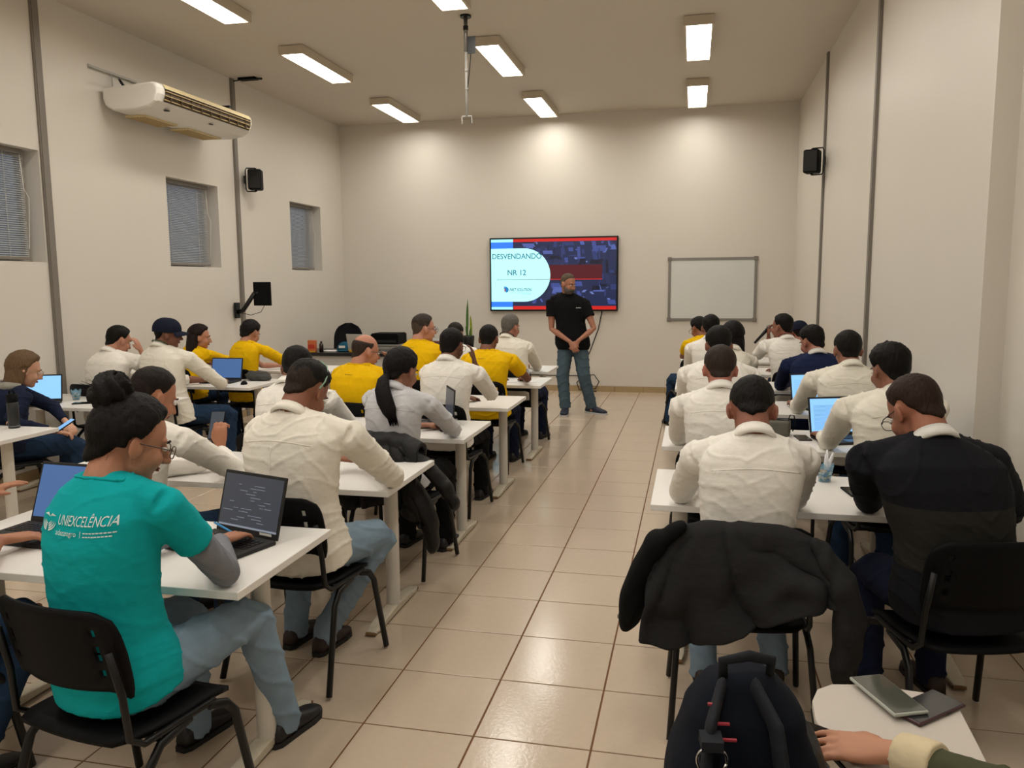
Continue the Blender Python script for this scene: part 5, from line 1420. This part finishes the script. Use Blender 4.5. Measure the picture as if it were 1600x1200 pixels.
t = drape('draped_jacket', 'charcoal jacket draped over the chair of the cropped haired man', (1.86, -.805, 0), -2, .60, .85, .16, hemA, BJ, .09, 3)
# hanging sleeves
def sleeve_mesh(pts, rs, seed):
    g = G(); g.tube(pts, rs, 18, flat=.55, round_ends=True); me = remesh(g, .009, 3); A = co_of(me); Nn = normals_of(me)
    w_ = np.sin(A[:, 2]*42+3*np.sin(A[:, 0]*30+seed)); set_co(me, A+Nn*(w_*.004)[:, None]); return me
obj('sleeve', sleeve_mesh([(.27, -.05, .80), (.34, -.08, .70), (.37, -.07, .55), (.36, -.06, .42), (.35, -.06, .37)], [.05, .085, .095, .09, .06], 1), BJ, t)
obj('lining_panel', sleeve_mesh([(-.22, -.04, .84), (-.29, -.03, .79), (-.33, .0, .68), (-.355, .01, .58), (-.37, .02, .52)], [.05, .08, .095, .10, .09], 2), fabric('lining_black', '0c0c0d'), t)
g = G(); g.tube([(-.40, .0, .52), (-.415, .0, .515), (-.418, 0, .50)], .003, 6); g.box(-.424, -.412, -.003, .003, .485, .50); obj('zip_pull', g, ALU, t)
t = drape('quilted_jacket', 'black quilted jacket hanging on the ponytail woman\'s chair', (-.02, .545, 0), 6, .50, .855, .14, lambda u: .50-.10*max(0, u)+.03*math.sin(u*4), BQ, .05, 7, quilt=True, thickness=.03)
me = sleeve_mesh([(.16, -.05, .80), (.27, -.02, .72), (.36, .03, .60), (.40, .06, .50)], [.05, .075, .075, .06], 3); obj('sleeve', me, BQ, t)
g = G(); me = sleeve_mesh([(.20, -.07, .62), (.26, -.05, .50), (.30, -.02, .36), (.30, -.01, .27)], [.09, .10, .09, .07], 4); obj('jacket_skirt', me, BQ, t)

# ------------------------------------------------------------ backpack
t = thing('backpack', 'dark navy backpack with grey padded straps and red stitching, bottom right', 'backpack', (1.80, -2.06, .46), .12)
BPN = fabric('backpack_navy', '141821', amp=.35); BPG = fabric('backpack_grey', '292b30', amp=.6)
g = G(); g.loft([(Vector((0, .0, z)), Vector((1, 0, 0)), Vector((0, 1, 0)), w_, d_) for z, w_, d_ in ((0, .12, .09), (.02, .15, .115), (.16, .158, .125), (.30, .145, .115), (.40, .115, .09), (.46, .070, .055), (.48, .04, .03))], 32, p=3.2)
me = remesh(g, .008, 4); A = co_of(me); Nn = normals_of(me); set_co(me, A+Nn*(.003*np.sin(A[:, 2]*40+4*np.sin(A[:, 0]*18)))[:, None]); obj('main_compartment', me, BPN, t)
g = G(); g.loft([(Vector((.055, .03, z)), Vector((1, 0, 0)), Vector((0, 1, 0)), w_, d_) for z, w_, d_ in ((.02, .10, .10), (.06, .13, .12), (.25, .125, .12), (.33, .10, .10), (.36, .05, .05))], 28, p=3)
obj('front_pocket', remesh(g, .009, 4), mat('pocket_black', '0f1012', rough=.5, bump=.3, bscale=60), t)
g = G(); g.tube([(.05, .13, .33), (.13, .12, .30), (.20, .08, .22)], .004, 6); obj('pocket_zip', g, mat('zip_grey', '6a6c70', rough=.4), t)
for s in (-1, 1):
    g = G(); g.tube([(s*.03-.02, -.05, .47), (s*.06-.02, -.12, .42), (s*.075-.02, -.145, .30), (s*.08-.02, -.14, .15), (s*.085-.02, -.12, .04)], [.030, .034, .036, .034, .026], 12, flat=.35, ref=(1, 0, 0))
    st = obj('shoulder_strap', remesh(g, .006, 2), BPG, t)
for z_ in (.455, .43, .41):
    g = G(); g.box(-.085+(.455-z_)*.5, -.06+(.455-z_)*.5, -.152+(z_-.41)*1.0, -.146+(z_-.41)*1.0, z_-.004, z_); obj('red_stitch', g, mat('stitch_red', '9a2a38', rough=.6), t)
g = G(); g.tube([(-.045, -.03, .47), (-.05, -.05, .515), (0, -.055, .53), (.045, -.04, .515), (.05, -.01, .465)], [.010, .012, .013, .012, .010], 10, flat=.6); obj('top_handle', g, BPG, t, smooth=True)
g = G(); pts = [(-.085+.026*math.cos(a)*(1+.25*math.sin(a)), -.172, .375+.030*math.sin(a)) for a in [2*pi*i/24 for i in range(25)]]; g.tube(pts, .0032, 8); obj('metal_ring', g, CHROME, t, smooth=True)
g = G(); g.box(-.105, -.065, -.178, -.135, .398, .418); obj('ring_loop', g, BPG, t)

# ------------------------------------------------------------ writing pad on the foreground chair
t = thing('writing_pad', 'white laminated writing pad of a tablet chair, lower right', 'tablet arm', (2.20, -1.83, .655))
pts = [(-.20, -.04), (-.215, .04), (-.21, .13), (-.19, .19), (-.15, .225), (-.08, .238), (0, .235), (.09, .225), (.13, .19), (.12, .0), (.10, -.30), (.02, -.34), (-.10, -.30)]
g = G(); g.prism(pts, .018, .042); obj('pad_top', g, mat('pad_laminate', 'c9c1b8', rough=.35), t, bevel=.003)
g = G(); g.prism([(a*1.012, b*1.012) for a, b in pts], .008, .018); obj('edge_trim', g, BPLAS, t)
g = G(); g.tube([(.05, -.2, .008), (.15, -.3, -.05), (.22, -.38, -.25), (.25, -.42, -.28)], .012, 8); obj('support_tube', g, BMET, t, smooth=True)
